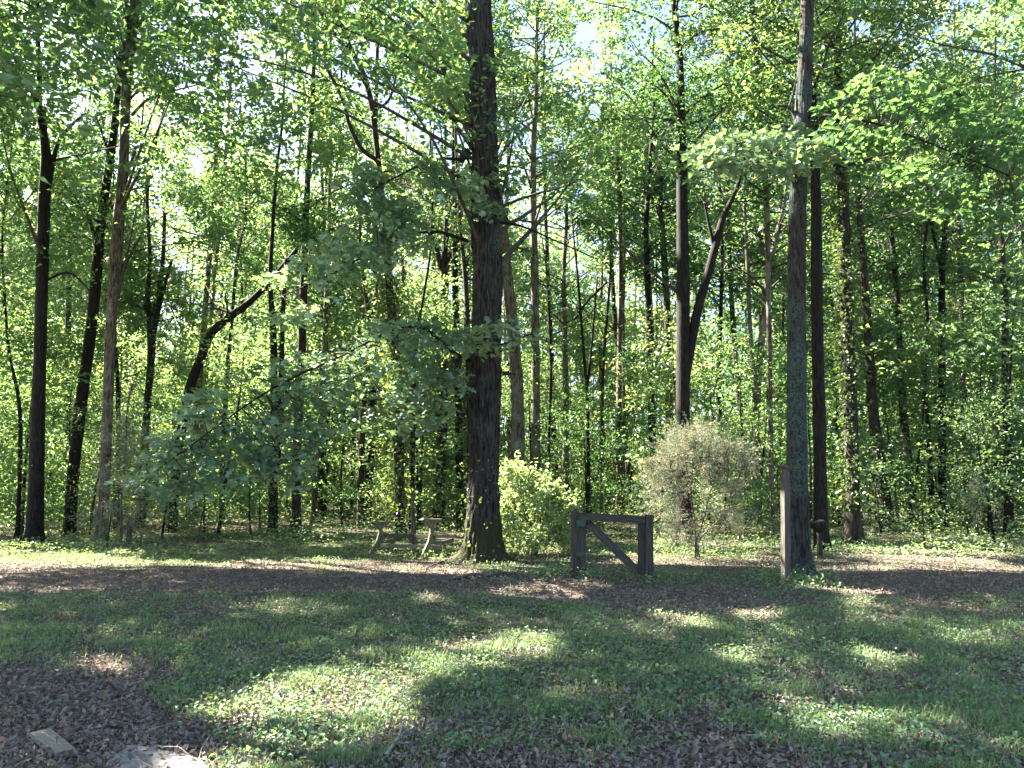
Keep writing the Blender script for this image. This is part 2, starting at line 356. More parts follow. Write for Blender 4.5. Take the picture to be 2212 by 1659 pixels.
LOBED = np.array([(0, 0), (0.12, 0.10), (0.30, 0.34), (0.38, 0.16), (0.62, 0.42), (0.66, 0.16), (0.88, 0.20), (1.0, 0.0)])
class Leaves:
    def __init__(s, seed=0): s.P = []; s.A = []; s.Nn = []; s.L = []; s.W = []; s.T = []; s.rng = np.random.default_rng(seed)
    def add(s, P, size, up=1.0, spread=0.55, ratio=0.55, head=None, droop=0.15, tint=None):
        n = len(P)
        if n == 0: return
        r = s.rng
        nn = r.normal(0, spread, (n, 3)); nn[:, 2] += up; nn /= np.linalg.norm(nn, axis=1)[:, None] + 1e-9
        a = r.normal(0, 1, (n, 3)) if head is None else head + r.normal(0, 0.5, (n, 3))
        a[:, 2] -= droop
        a -= (a * nn).sum(1)[:, None] * nn; a /= np.linalg.norm(a, axis=1)[:, None] + 1e-9
        L = size * r.uniform(0.65, 1.3, n)
        s.P.append(P); s.A.append(a); s.Nn.append(nn); s.L.append(L); s.W.append(L * ratio * r.uniform(0.8, 1.2, n))
        s.T.append(r.random(n) if tint is None else np.clip(tint + r.normal(0, 0.16, n), 0, 1))
    def spray(s, C, rad, m, size, thick=0.15, tilt=0.25, **k):
        """C (n,3) centres; m leaves each on a flat disc"""
        n = len(C); r = s.rng
        nv = r.normal(0, tilt, (n, 3)); nv[:, 2] += 1; nv /= np.linalg.norm(nv, axis=1)[:, None]
        th = r.uniform(0, 2 * math.pi, (n, m)); q = np.sqrt(r.random((n, m))) * rad * r.uniform(0.7, 1.3, (n, 1))
        ex = np.cross(nv, [0, 1, 0]); ex /= np.linalg.norm(ex, axis=1)[:, None]; ey = np.cross(nv, ex)
        P = C[:, None] + ex[:, None] * (np.cos(th) * q)[..., None] + ey[:, None] * (np.sin(th) * q)[..., None]
        P[..., 2] += r.normal(0, thick * rad, (n, m)) - 0.25 * q * q / max(rad, .1)
        ct = np.repeat(r.random(n), m) * 0.6 + 0.2
        s.add(P.reshape(-1, 3), size, tint=ct, **k)
    def data(s): return [np.concatenate(x) for x in (s.P, s.A, s.Nn, s.L, s.W, s.T)]
    def build(s, name, mat, parent=None, origin=None, culled=True, lobed=False, views=True, tri=False):
        if not s.P: return None
        P, A, Nn, L, W, T = s.data()
        if culled:
            k = cull(P, s.rng, True, views); P, A, Nn, L, W, T = [q[k] for q in (P, A, Nn, L, W, T)]
        n = len(P)
        if n == 0: return None
        S_ = np.cross(Nn, A)
        if lobed:
            pts = [P[:, None]]
            outline = [(x, y) for x, y in LOBED] + [(x, -y) for x, y in LOBED[-2:0:-1]]
            vs = []
            for x, y in outline:
                vs.append(P + A * (x * L)[:, None] + S_ * (y * L * 1.15)[:, None] + Nn * ((abs(y) * 0.25 - x * x * 0.18) * L)[:, None])
            k = len(outline)
            mid = P + A * (0.5 * L)[:, None]
            V = np.stack(vs + [mid], 1).reshape(-1, 3); b = np.arange(n)[:, None] * (k + 1)
            f = np.concatenate([np.stack([b[:, 0] + i, b[:, 0] + (i + 1) % k, b[:, 0] + k], -1) for i in range(k)])
            return mesh_np(name, V, f, mat, parent, np.repeat(T, k + 1), origin=origin)
        if tri:
            l = P + S_ * (W * 0.5)[:, None]; r_ = P - S_ * (W * 0.5)[:, None]; t = P + A * (L * 1.05)[:, None]
            V = np.stack([l, r_, t], 1).reshape(-1, 3); b = np.arange(n) * 3
            return mesh_np(name, V, np.stack([b, b + 1, b + 2], -1), mat, parent, np.repeat(T, 3), origin=origin)
        fold = 0.22
        l = P + A * (L * 0.42)[:, None] + S_ * (W * 0.5)[:, None] + Nn * (W * fold)[:, None]
        r_ = P + A * (L * 0.42)[:, None] - S_ * (W * 0.5)[:, None] + Nn * (W * fold)[:, None]
        t = P + A * L[:, None] - Nn * (L * 0.12)[:, None]
        V = np.stack([P, l, t, r_], 1).reshape(-1, 3); b = np.arange(n) * 4
        f = np.concatenate([np.stack([b, b + 2, b + 1], -1), np.stack([b, b + 3, b + 2], -1)])
        return mesh_np(name, V, f, mat, parent, np.repeat(T, 4), origin=origin)

# ------------------------------------------------------------------ setting: ground
GREEN = [(750, 1330, 720, 70, 1), (900, 1400, 700, 120, 1), (1000, 1520, 520, 130, .9), (1750, 1420, 620, 120, .9), (120, 1310, 170, 45, .9), (90, 1400, 110, 60, .7),
         (600, 1490, 260, 80, .8), (760, 1600, 300, 90, .8), (1150, 1225, 130, 20, 1), (250, 1205, 300, 22, 1), (620, 1200, 300, 16, .9), (1500, 1262, 150, 18, .8),
         (2120, 1290, 110, 26, .7), (1900, 1590, 500, 110, .55), (1350, 1600, 300, 60, .6), (1700, 1270, 120, 40, .8), (1200, 1170, 1200, 26, .6), (1950, 1560, 300, 60, .9)]
BROWN = [(420, 1258, 600, 30, 1.1), (1330, 1282, 400, 30, 1.1), (2010, 1262, 230, 34, .9), (110, 1575, 260, 110, .95), (1600, 1655, 420, 26, .5), (1100, 1645, 120, 26, .4),
         (330, 1178, 400, 9, .8), (420, 1320, 260, 22, .5), (1600, 1320, 200, 20, .5), (200, 1450, 200, 50, .6)]
def green_at(X, Y):
    P = np.stack([X, Y, np.zeros_like(X)], -1); x, y, _ = proj(P)
    g = np.zeros(len(X)); b = np.zeros(len(X))
    for cx, cy, rx, ry, v in GREEN: g = np.maximum(g, v * np.clip(1.6 - 1.2 * (((x - cx) / rx) ** 2 + ((y - cy) / ry) ** 2), 0, 1))
    for cx, cy, rx, ry, v in BROWN: b = np.maximum(b, v * np.clip(1.6 - 1.3 * (((x - cx) / rx) ** 2 + ((y - cy) / ry) ** 2), 0, 1))
    r = g - b + 0.5 * noise(X * 1.6, Y * 1.6) + 0.6 * noise(X * 5 + 3, Y * 5) + 0.06
    r = np.where(Y < 4.2, r + 0.4, r)
    return np.clip(r, 0, 1)
def make_ground():
    ys = np.concatenate([np.linspace(-60, 0, 24, endpoint=False), np.linspace(0, 24, 150, endpoint=False), np.linspace(24, 60, 60, endpoint=False), np.linspace(60, 420, 50)])
    xs = np.concatenate([np.linspace(-300, -16, 40, endpoint=False), np.linspace(-16, 16, 180, endpoint=False), np.linspace(16, 300, 40)])
    X, Y = np.meshgrid(xs, ys); x, y = X.ravel(), Y.ravel()
    V = np.stack([x, y, gz(x, y)], -1); nx = len(xs)
    i = np.arange(len(ys) - 1)[:, None] * nx + np.arange(nx - 1)[None, :]
    f = np.stack([i, i + 1, i + nx + 1, i + nx], -1).reshape(-1, 4)
    g = np.where(np.abs(x) < 20, green_at(x, y), 0.3) * 0.8
    tag(mesh_np('ground', V, f, M_GROUND, None, g, attr='green', smooth=True), kind='structure')
make_ground()

# ------------------------------------------------------------------ ground cover (nobody could count it)
def scatter(n, d0, d1, k=1.0, seed=1, wide=0.80):
    r = np.random.default_rng(seed); u = r.random(n)
    Y = d0 * (d1 / d0) ** (u ** k); X = r.uniform(-wide, wide, n) * (Y + 0.6)
    return X, Y, r
OAKY0 = 15.4
def inslab(X, Y):
    x, y, _ = proj(np.stack([X, Y, 0 * X], -1))
    return (inpoly(x, y, [(300, 1632), (360, 1642), (420, 1655), (470, 1700), (300, 1760), (240, 1720), (255, 1650)]) & (np.random.default_rng(5).random(len(X)) < 0.80)) | inpoly(x, y, [(60, 1590), (112, 1578), (172, 1622), (168, 1642), (118, 1642)])
def ground_cover():
    # dead leaves
    X, Y, r = scatter(180000, 3.6, 30, 0.9, 11)
    g = green_at(X, Y); k = r.random(len(X)) < (1.02 - 0.55 * g); k &= ~inslab(X, Y); X, Y = X[k], Y[k]
    P = np.stack([X, Y, gz(X, Y) + r.uniform(0.003, 0.035, len(X))], -1)
    lv = Leaves(21); h = len(P) // 2; lv.add(P[:h], 0.05, up=1.0, spread=0.8, ratio=0.5, droop=0); lv.add(P[h:], 0.034, up=1.0, spread=0.9, ratio=0.62, droop=0)
    tag(lv.build('leaf_litter', M_LITTER, culled=False), 'brown dead leaves strewn over the bare patches of the yard', 'leaf litter', kind='stuff')
    # low leafy weeds
    X, Y, r = scatter(130000, 3.6, 24, 0.95, 12)
    g = green_at(X, Y); k = (r.random(len(X)) < g * (0.6 + 0.8 * noise(X * 2.4, Y * 2.4 + 40) + 0.25 * (X > 1))) & ~inslab(X, Y); X, Y = X[k], Y[k]
    P = np.stack([X, Y, gz(X, Y) + r.uniform(0.02, 0.075, len(X))], -1)
    lv = Leaves(22); lv.add(P, 0.032, up=1.3, spread=0.5, ratio=0.85)
    tag(lv.build('low_weeds', M_WEED, culled=False), 'small round-leaved green weeds carpeting the shaded yard', 'weeds', kind='stuff')
    # grass
    X, Y, r = scatter(330000, 3.6, 20, 0.9, 13)
    g = green_at(X, Y); tuft = noise(X * 3.1 + 70, Y * 3.1)
    k = (r.random(len(X)) < np.clip(g * (0.62 + 0.9 * tuft) + 0.015, 0, 1)) & ~inslab(X, Y); X, Y, tuft = X[k], Y[k], tuft[k]; n = len(X)
    th = r.uniform(0, 2 * math.pi, n); H = r.uniform(0.02, 0.065, n) * (1 + 0.9 * np.clip(tuft, 0, 1)) * (0.85 + 0.02 * Y); w = r.uniform(0.0018, 0.0036, n) * (0.8 + 0.06 * Y)
    d = np.stack([np.cos(th), np.sin(th)], -1); lean = H * r.uniform(0.2, 1.1, n); z = gz(X, Y)
    b1 = np.stack([X - d[:, 1] * w, Y + d[:, 0] * w, z], -1); b2 = np.stack([X + d[:, 1] * w, Y - d[:, 0] * w, z], -1)
    mx = X + d[:, 0] * lean * 0.4; my = Y + d[:, 1] * lean * 0.4
    m1 = np.stack([mx - d[:, 1] * w, my + d[:, 0] * w, z + H * 0.65], -1); m2 = np.stack([mx + d[:, 1] * w, my - d[:, 0] * w, z + H * 0.65], -1)
    t = np.stack([X + d[:, 0] * lean, Y + d[:, 1] * lean, z + H * r.uniform(0.7, 1.0, n)], -1)
    V = np.stack([b1, b2, m2, m1, t], 1).reshape(-1, 3); b = np.arange(n) * 5
    nr = Y < 8.5; bn = b[nr]; bf = b[~nr]
    f = np.concatenate([np.stack([bn, bn + 1, bn + 2], -1), np.stack([bn, bn + 2, bn + 3], -1), np.stack([bn + 3, bn + 2, bn + 4], -1), np.stack([bf, bf + 1, bf + 4], -1)])
    tag(mesh_np('grass', V, f, M_GRASS, None, np.repeat(np.clip(r.random(n) * .8 + .2 * tuft, 0, 1), 5)), 'short thin grass growing in the shaded yard', 'grass', kind='stuff')
    # dry stalks and twigs
    X, Y, r = scatter(2600, 3.7, 18, 1.0, 14); T = Tubes()
    for x, y in zip(X, Y):
        z = float(gz(x, y)); a = r.uniform(0, 6.28); l = r.uniform(0.06, 0.22); up = r.uniform(0.0, 0.5) ** 2 * 2
        p = np.array([x, y, z + 0.015]); q = p + np.array([math.cos(a), math.sin(a), up]) * l
        mid = (p + q) / 2 + r.normal(0, 0.012, 3)
        T.add([[*p, .0022], [*mid, .002], [*q, .001]], 3)
    tag(T.build('fallen_twigs', M_STICK), 'thin pale twigs and dry stalks lying among the dead leaves', 'twigs', kind='stuff')
    # undergrowth at the edge of the wood and inside it
    X, Y, r = scatter(110000, 15.6, 60, 1.0, 15, 0.82)
    h = np.clip(0.22 + 0.6 * noise(X * 0.7, Y * 0.45) + 0.03 * (Y - 16), 0.03, 1.3) * np.clip((Y - 15.3) / 2.5, 0.1, 1)
    clear = np.exp(-((X - (X * 0)) / 3.5) ** 2) * np.clip((24 - Y) / 6, 0, 1)
    k = (r.random(len(X)) < (0.55 + 0.6 * noise(X * 0.9 + 5, Y * 0.9)) * (1 - 0.6 * clear)); X, Y, h = X[k], Y[k], h[k]
    P = np.stack([X, Y, gz(X, Y) + 0.03 + h * r.random(len(X))], -1)
    lv = Leaves(25); lv.add(P[P[:, 1] < 26], 0.075, up=1.4, spread=0.5, ratio=0.6); lv.add(P[P[:, 1] >= 26], 0.13, up=1.4, spread=0.5, ratio=0.6)
    for bx, by in [(1043, OAKY0), (1731, 12.7), (74, 19.6), (150, 22.6), (222, 20.2), (303, 19.5), (590, 22), (639, 23), (865, 21), (1478, 18.6), (1767, 17.2), (1844, 18.7), (1150, 17), (1505, 16.6), (1242, 12.7), (1402, 12.3), (1696, 11.75), (926, 16), (1460, 16.8), (1560, 16.8)]:
        c = pix(bx, 1200, by); m = 260; a = r.uniform(0, 6.28, m); q = 0.25 + np.abs(r.normal(0, 0.32, m)); x = c[0] + np.cos(a) * q; y = by + np.sin(a) * q
        lv.add(np.stack([x, y, gz(x, y) + 0.02 + r.random(m) * 0.16 / (0.5 + q)], -1), 0.06, up=1.2, spread=0.6, ratio=0.55)
    tag(lv.build('undergrowth', M_WEED, culled=False), 'low leafy green plants covering the floor of the wood', 'undergrowth', kind='stuff')
ground_cover()

# ------------------------------------------------------------------ trees
def world_path(pts, Y, dY=0.0):
    """pts (x,y,w) view pixels -> (n,4)"""
    out = []
    for i, q in enumerate(pts):
        x, y, w = q[:3]; YY = q[3] if len(q) > 3 else Y
        p = pix(x, y, YY); out.append([*p, w * pxm(YY) * 0.5])
    return np.array(out)
def along(P4, h):
    return np.array([np.interp(h, P4[:, 2], P4[:, i]) for i in range(4)])

def crown_on(path, lrng, Lv, Tw, za, zb, Rr, nl, k, m, size, rad=0.6, low=0.15, azr=None, twigs=True):
    """limbs off the trunk path, leaf sprays along them"""
    C = []
    hs = np.sort(lrng.uniform(za, zb, nl)); az0 = lrng.uniform(0, 6.28)
    for i, h in enumerate(hs):
        b = along(path, min(h, path[-1, 2])); f = (h - za) / max(zb - za, .1)
        prof = 0.55 + 0.9 * math.sin(math.pi * min(1, f * 0.85 + 0.12)) * 0.6
        az = az0 + i * 2.4 + lrng.normal(0, 0.3)
        if azr is not None: az = lrng.uniform(*azr)
        l = Rr * prof * lrng.uniform(0.7, 1.15); rise = lrng.uniform(low, low + 0.65) + 0.5 * f
        d = np.array([math.cos(az), math.sin(az), rise]); d /= np.linalg.norm(d)
        pts = [np.array(b[:3])]; cur = d.copy()
        for s in range(5):
            cur = cur + lrng.normal(0, 0.13, 3) + np.array([0, 0, -0.07 + 0.02 * s]); cur /= np.linalg.norm(cur)
            pts.append(pts[-1] + cur * l / 5)
        pts = np.array(pts); r0 = min(b[3] * 0.42, 0.014 * l + 0.014)
        rr = np.linspace(r0, 0.006, 6)
        Tw.add(np.hstack([pts, rr[:, None]]), 5 if twigs else 4, free=True)
        for s in range(k):
            t = lrng.uniform(0.28, 1.02) * 5; a = min(int(t), 4); q = pts[a] + (pts[a + 1] - pts[a]) * (t - a)
            off = lrng.normal(0, 1, 3) * np.array([0.62, 0.62, 0.34]) * (0.5 + 0.11 * l) * 1.4
            c = q + off; C.append(c)
            if twigs and s % 2 == 0: Tw.add([[*q, .009], [*((q + c) / 2 + lrng.normal(0, .05, 3)), .006], [*c, .003]], 3, free=True)
    Lv.spray(np.array(C), rad, m, size, tilt=0.35, spread=0.7)

def trunk_fork_extend(P4, H, lrng):
    """carry a trunk that leaves the picture or goes into its crown on up to height H"""
    d = P4[-1, :3] - P4[-2, :3]; d /= np.linalg.norm(d); d[2] = max(d[2], 0.75); d[:2] *= 0.5
    cur = P4[-1].copy(); out = [P4]
    while cur[2] < H:
        d = d + np.array([*lrng.normal(0, 0.05, 2), 0.03]); d /= np.linalg.norm(d)
        nxt = cur.copy(); nxt[:3] += d * 1.6; nxt[3] = max(0.02, cur[3] * (1 - 1.6 / max(H - cur[2] + 3.0, 2)))
        out.append(nxt[None]); cur = nxt
    return np.vstack(out)

TREE_SEED = [100]
def tree(label, Y, pts, bark, H=21, crown=(8, 21, 3.6), nl=42, k=9, m=52, size=0.13, limbs=(), segs=12, step=0.28, disp=None, flare=0.6, group=None,
         leaf=None, clearp=0.78, clo=-50, chi=1300, base_h=0.0, name='tree', ivy=None, cat='tree', rad=0.5, wf=0.88):
    TREE_SEED[0] += 1; lr = np.random.default_rng(TREE_SEED[0])
    leaf = leaf or M_LEAF
    pts = [(q[0], q[1], q[2] * wf) for q in pts]
    P4 = world_path(pts, Y); g = float(gz(P4[0, 0], Y))
    if P4[0, 2] > g - 0.05:
        P4 = np.vstack([[P4[0, 0] + (P4[0, 0] - P4[1, 0]) * 0.1, P4[0, 1], g - 0.12, P4[0, 3] * 1.1], P4])
    base = (P4[0, 0], P4[0, 1], g); root = tag(empty(name, base), label, cat, group)
    full = trunk_fork_extend(P4, H, lr) if H > P4[-1, 2] else P4
    F4 = catmull(full, step); F4[:, 3] = np.maximum(F4[:, 3], 0.012)
    hgt = F4[:, 2] - g
    ph = lr.uniform(0, 6.28); base_disp = disp or bark_disp(0.045, 2.5, 4.0, seed=TREE_SEED[0])
    def dd(rr, th, P):
        e = np.exp(-np.clip(P[:, 2] - g, 0, 9) / 0.17)[:, None]
        lob = 0.45 + 0.6 * np.cos(th[None, :] * 5 + ph) + 0.3 * np.cos(th[None, :] * 3 + ph * 2)
        return base_disp(rr, th, P) * (1 + flare * e * lob)
    T = Tubes(); v, f = tube_arrays(F4, segs, dd)
    mesh_np('trunk', v, f, bark, root, smooth=True, origin=base)
    ys = np.array([q[1] for q in pts], float); o = np.argsort(ys)
    CLEAR.append((ys[o], np.array([q[0] for q in pts], float)[o], np.array([q[2] for q in pts], float)[o], Y * 1.02, clearp, max(clo, ys.min() - 20), chi))
    lp = []
    for lm in limbs:
        L4 = world_path(lm, Y)
        LT = Tubes(); LT.add(L4, 9, 0.1, bark_disp(0.05, 3, 4, seed=3)); LT.build('limb', bark, root, origin=base); lp.append(L4)
        ys = np.array([q[1] for q in lm], float); o = np.argsort(ys)
        CLEAR.append((ys[o], np.array([q[0] for q in lm], float)[o], np.array([q[2] for q in lm], float)[o], Y * 1.02, 0.75, ys.min(), ys.max()))
    jobs.append((root, base, full, lp, crown, nl, k, m, size, leaf, TREE_SEED[0], ivy, P4, rad))
    return root, base, full
jobs = []; EXTRA = {}
def shade_sprays():
    # leaf sprays added to the nearest crowns to block sun over the yard
    lr = np.random.default_rng(909); n = 2600
    Y = lr.uniform(3.0, 17.5, n); X = lr.uniform(-0.86, 0.86, n) * (Y + 2)
    z = lr.uniform(8.5, 16.5, n); C = np.stack([X, Y, 0 * X], -1) + SUN * (z / SUN[2])[:, None]
    C = C[noise(C[:, 0] * .5, C[:, 1] * .5, C[:, 2] * .5) > -0.45]
    for c in C:
        best = min(range(len(jobs)), key=lambda i: math.hypot(np.interp(c[2], jobs[i][2][:, 2], jobs[i][2][:, 0]) - c[0], np.interp(c[2], jobs[i][2][:, 2], jobs[i][2][:, 1]) - c[1]) + (6 if jobs[i][2][-1, 2] < c[2] else 0))
        EXTRA.setdefault(best, []).append(c)
def finish_crowns():
    shade_sprays(); JN = -1
    for root, base, full, lp, crown, nl, k, m, size, leaf, sd, ivy, P4, rad in jobs:
        JN += 1; lr = np.random.default_rng(sd + 5000); Lv = Leaves(sd + 9000); Tw = Tubes()
        if crown:
            crown_on(full, lr, Lv, Tw, crown[0], crown[1], crown[2], nl, k, m, size, rad)
        if JN in EXTRA:
            C = np.array(EXTRA[JN]); tips = []
            for c in C[::9]:
                b = along(full, max(c[2] - lr.uniform(1.5, 3.5), 4)); p = b[:3]; mid = (p + c) / 2 + np.array([*lr.normal(0, .25, 2), 0.3])
                S4 = catmull([[*p, min(.05, b[3] * .4)], [*mid, .028], [*c, .008]], 0.5); Tw.add(S4, 5, free=True); tips.append(S4[:, :3])
            tips = np.vstack(tips)
            for c in C[::2]:
                q = tips[int(np.argmin(np.linalg.norm(tips - c, axis=1)))]
                if np.linalg.norm(q - c) < 3: Tw.add([[*q, .009], [*((q + c) / 2 + lr.normal(0, .08, 3)), .006], [*c, .003]], 3, free=True)
            Lv.spray(C, 0.55, 34, 0.17, tilt=0.35, spread=0.5)
        for L4 in lp:
            if L4[-1, 2] > L4[0, 2] + 0.8 and L4[-1, 3] < 0.09 and crown:
                C = L4[-1, :3] + lr.normal(0, 1, (7, 3)) * np.array([0.8, 0.8, 0.5]); Lv.spray(C, 0.5, 40, size)
                for c in C: Tw.add([[*L4[-1, :3], .014], [*c, .004]], 3)
        Tw.build('branches', B_TWIG, root, origin=base)
        Lv.build('crown', leaf, root, origin=base, tri=full[0, 1] > 19.9)
        if ivy:
            z0, z1, n, s, out = ivy; lv = Leaves(sd + 333); z = lr.uniform(z0, z1, n); th = lr.uniform(0, 6.28, n)
            A = np.array([np.interp(z, full[:, 2], full[:, i]) for i in range(4)]).T
            rr = A[:, 3] * 1.05 + np.abs(lr.normal(0, out, n)); keepn = noise(th * 1.5, z * 1.3) > -0.25
            dr = np.stack([np.cos(th), np.sin(th), np.zeros(n)], -1)
            P = A[:, :3] + dr * rr[:, None]; P = P[keepn]
            lv.add(P, s, up=0.7, spread=0.7, ratio=0.75, head=dr[keepn], droop=0.5)
            lv.build('ivy', M_IVY, root, origin=base, culled=False)

# the great oak in the middle
OAKY = 15.4
oak_pts = [(1043, 1206, 92), (1043, 1150, 82), (1044, 1090, 72), (1046, 1000, 65), (1048, 900, 66), (1049, 800, 69), (1052, 700, 67), (1053, 600, 67), (1050, 500, 68), (1048, 400, 63), (1046, 300, 61), (1045, 200, 61), (1039, 100, 62), (1032, 0, 65)]
oak_disp = bark_disp(0.13, 2.0, 9.0, 0.4, seed=5)
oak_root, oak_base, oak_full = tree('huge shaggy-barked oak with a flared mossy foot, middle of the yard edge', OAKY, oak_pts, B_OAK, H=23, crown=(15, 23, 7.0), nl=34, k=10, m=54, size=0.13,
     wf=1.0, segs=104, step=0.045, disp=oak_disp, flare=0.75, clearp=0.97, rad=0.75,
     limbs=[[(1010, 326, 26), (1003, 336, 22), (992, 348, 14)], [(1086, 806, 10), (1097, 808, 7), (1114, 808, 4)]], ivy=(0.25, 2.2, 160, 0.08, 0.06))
# right hand tree
RY = 12.7
rt_root, rt_base, rt_full = tree('tall straight tree with blue-green lichen, right behind the lone post', RY, [(1731, 1240, 50), (1728, 1190, 46), (1725, 1100, 44), (1722, 1000, 42), (1721, 800, 41), (1721, 600, 40), (1724, 416, 38), (1732, 270, 37), (1740, 110, 32), (1744, 0, 29)],
     B_LICH, wf=1.0, H=20, crown=(9.5, 19, 5.0), nl=28, k=9, m=50, size=0.125, segs=80, step=0.04, disp=bark_disp(0.055, 2.4, 8.0, 0.45, seed=9), flare=0.7, clearp=0.93,
     limbs=[[(1722, 262, 13), (1712, 240, 10), (1700, 230, 8), (1678, 227, 6)], [(1704, 232, 6), (1712, 205, 4), (1722, 165, 3)]])
# other trees, left to right
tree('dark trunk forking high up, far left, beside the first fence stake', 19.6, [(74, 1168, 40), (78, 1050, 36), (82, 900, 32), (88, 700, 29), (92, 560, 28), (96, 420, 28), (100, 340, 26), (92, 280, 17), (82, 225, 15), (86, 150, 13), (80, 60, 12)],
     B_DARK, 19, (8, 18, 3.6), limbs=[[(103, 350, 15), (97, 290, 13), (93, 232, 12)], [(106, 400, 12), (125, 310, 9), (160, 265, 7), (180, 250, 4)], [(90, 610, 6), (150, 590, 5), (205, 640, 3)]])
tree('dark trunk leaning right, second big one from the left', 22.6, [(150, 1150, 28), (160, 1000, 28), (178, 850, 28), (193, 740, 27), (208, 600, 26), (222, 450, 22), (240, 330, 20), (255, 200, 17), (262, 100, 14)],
     B_DARK, 21, (9, 20, 3.6), limbs=[[(212, 560, 9), (195, 480, 7), (165, 430, 4), (140, 400, 3)], [(238, 350, 9), (222, 290, 6), (210, 260, 4)]])
tree('pale grey crooked trunk rising behind the brown cedar, left', 20.2, [(222, 1120, 26), (226, 1040, 25), (232, 900, 25), (238, 740, 26), (244, 640, 25), (252, 530, 29), (262, 420, 28), (268, 330, 25), (270, 240, 25), (278, 130, 26), (290, 30, 27), (296, -60, 25)],
     B_GREY, 23, (12, 22, 3.6), clearp=0.95, limbs=[[(284, 250, 8), (320, 215, 6), (380, 195, 4), (440, 180, 3)], [(276, 210, 6), (300, 180, 4), (330, 160, 3)]])
tree('slim dark trunk between the two big dark trunks on the left', 28, [(150, 1130, 17), (148, 950, 17), (146, 800, 15), (148, 660, 14), (150, 560, 12)], B_MID, 17, (6, 16, 2.8))
tree('thin black pole-like tree right of the pale crooked trunk', 25, [(256, 1100, 11), (256, 950, 11), (254, 820, 10), (248, 700, 8), (256, 560, 7)], B_DARK, 14, (6, 13, 2.2), nl=14)
tree('dark tree dividing into three stems at mid height, left of the arching tree', 25.5, [(303, 1160, 26), (308, 1060, 20), (316, 900, 18), (326, 780, 18), (326, 690, 20), (318, 640, 12), (324, 560, 10), (318, 420, 9)],
     B_MID, 16, (7, 15, 3.0), limbs=[[(326, 710, 16), (342, 640, 12), (352, 560, 9), (356, 460, 8)], [(330, 730, 12), (350, 640, 8), (372, 560, 6)]])
tree('black arching tree bowed far over to the right', 23.5, [(372, 1140, 24), (382, 1000, 23), (398, 900, 23), (412, 830, 23), (432, 780, 22), (455, 722, 21), (492, 688, 20), (540, 652, 17), (590, 600, 14), (640, 540, 10)],
     B_DARK, 0, (5.5, 9.5, 2.6), nl=12, flare=0.4)
tree('twin-stemmed dark tree behind the low oak branch', 22, [(590, 1145, 24), (590, 1050, 23), (593, 930, 20), (592, 820, 18), (590, 720, 18), (584, 600, 12), (590, 480, 10)], B_DARK, 17, (7.5, 16, 3.0),
     limbs=[[(598, 1010, 14), (606, 900, 13), (608, 780, 12), (612, 660, 10), (618, 560, 8)]], clearp=0.5)
tree('short-looking trunk lit down its left edge, just right of the twin-stemmed one', 23, [(639, 1148, 25), (640, 1010, 22), (646, 880, 22), (651, 780, 21), (656, 620, 20), (660, 480, 17), (668, 330, 15), (676, 200, 12)], B_MID, 19, (8.5, 18, 3.2), clearp=0.6)
tree('slim dark trunk left of the bench forking into a V', 25.5, [(779, 1140, 19), (780, 1020, 17), (784, 880, 15), (796, 780, 13), (798, 700, 12), (790, 640, 9), (780, 560, 8), (776, 460, 7)], B_MID, 15, (7, 14, 2.8),
     limbs=[[(798, 710, 10), (806, 660, 9), (818, 600, 7), (830, 560, 6)]])
tree('ivy-clad trunk directly behind the bench', 21, [(865, 1148, 28), (862, 1050, 26), (860, 900, 25), (855, 780, 23), (848, 690, 22), (840, 610, 21), (834, 500, 22), (824, 420, 17), (815, 330, 15), (803, 230, 16), (785, 160, 15), (755, 100, 14), (728, 20, 12), (715, -60, 10)],
     B_MID, 20, (10, 19, 3.6), ivy=(0.7, 7.5, 3400, 0.11, 0.16), limbs=[[(812, 345, 11), (780, 320, 11), (755, 270, 10), (740, 215, 9), (715, 165, 8), (690, 120, 6)], [(805, 240, 8), (840, 215, 7), (860, 150, 5), (900, 60, 4)]])
tree('slim dark companion close beside the ivy-clad trunk', 22.5, [(888, 1120, 15), (890, 1000, 14), (893, 900, 13), (895, 800, 10), (905, 700, 8), (918, 620, 7), (930, 540, 6)], B_DARK, 14, (6, 13, 2.2), nl=14)
tree('brown trunk with a broad foot forking high, left of the great oak', 27, [(945, 1128, 34), (950, 1040, 28), (955, 950, 25), (957, 850, 23), (958, 720, 21), (958, 600, 20), (962, 530, 13), (964, 460, 11), (960, 380, 9)],
     B_MID, 19, (9, 18, 3.2), limbs=[[(954, 580, 14), (940, 530, 12), (925, 500, 9), (914, 460, 6)], [(965, 570, 6), (985, 530, 4), (1000, 500, 3)]])
tree('thin dark tree hugging the left side of the great oak', 24, [(1016, 1120, 15), (1015, 1000, 14), (1012, 850, 13), (1010, 700, 13), (1004, 590, 12), (995, 500, 9), (990, 420, 7)], B_MID, 15, (7, 14, 2.6), clearp=0.6)
tree('light brown trunk slanting out from behind the right side of the great oak', 24, [(1118, 1090, 40), (1118, 1000, 36), (1118, 900, 34), (1114, 800, 33), (1106, 700, 31), (1096, 600, 29), (1084, 480, 26), (1070, 380, 22)], B_GREY, 20, (9, 19, 3.4))
tree('straight pale trunk rising behind the leafy shrub', 26, [(1155, 1090, 26), (1157, 960, 23), (1157, 800, 22), (1155, 600, 20), (1151, 420, 19), (1152, 300, 17), (1158, 220, 14)], B_GREY, 21, (9.5, 20, 3.2))
tree('slender greyish tree left above the gate', 31, [(1222, 1090, 18), (1222, 950, 16), (1222, 820, 15), (1220, 700, 12), (1218, 580, 11), (1224, 480, 9)], B_GREY, 17, (8, 16, 2.8))
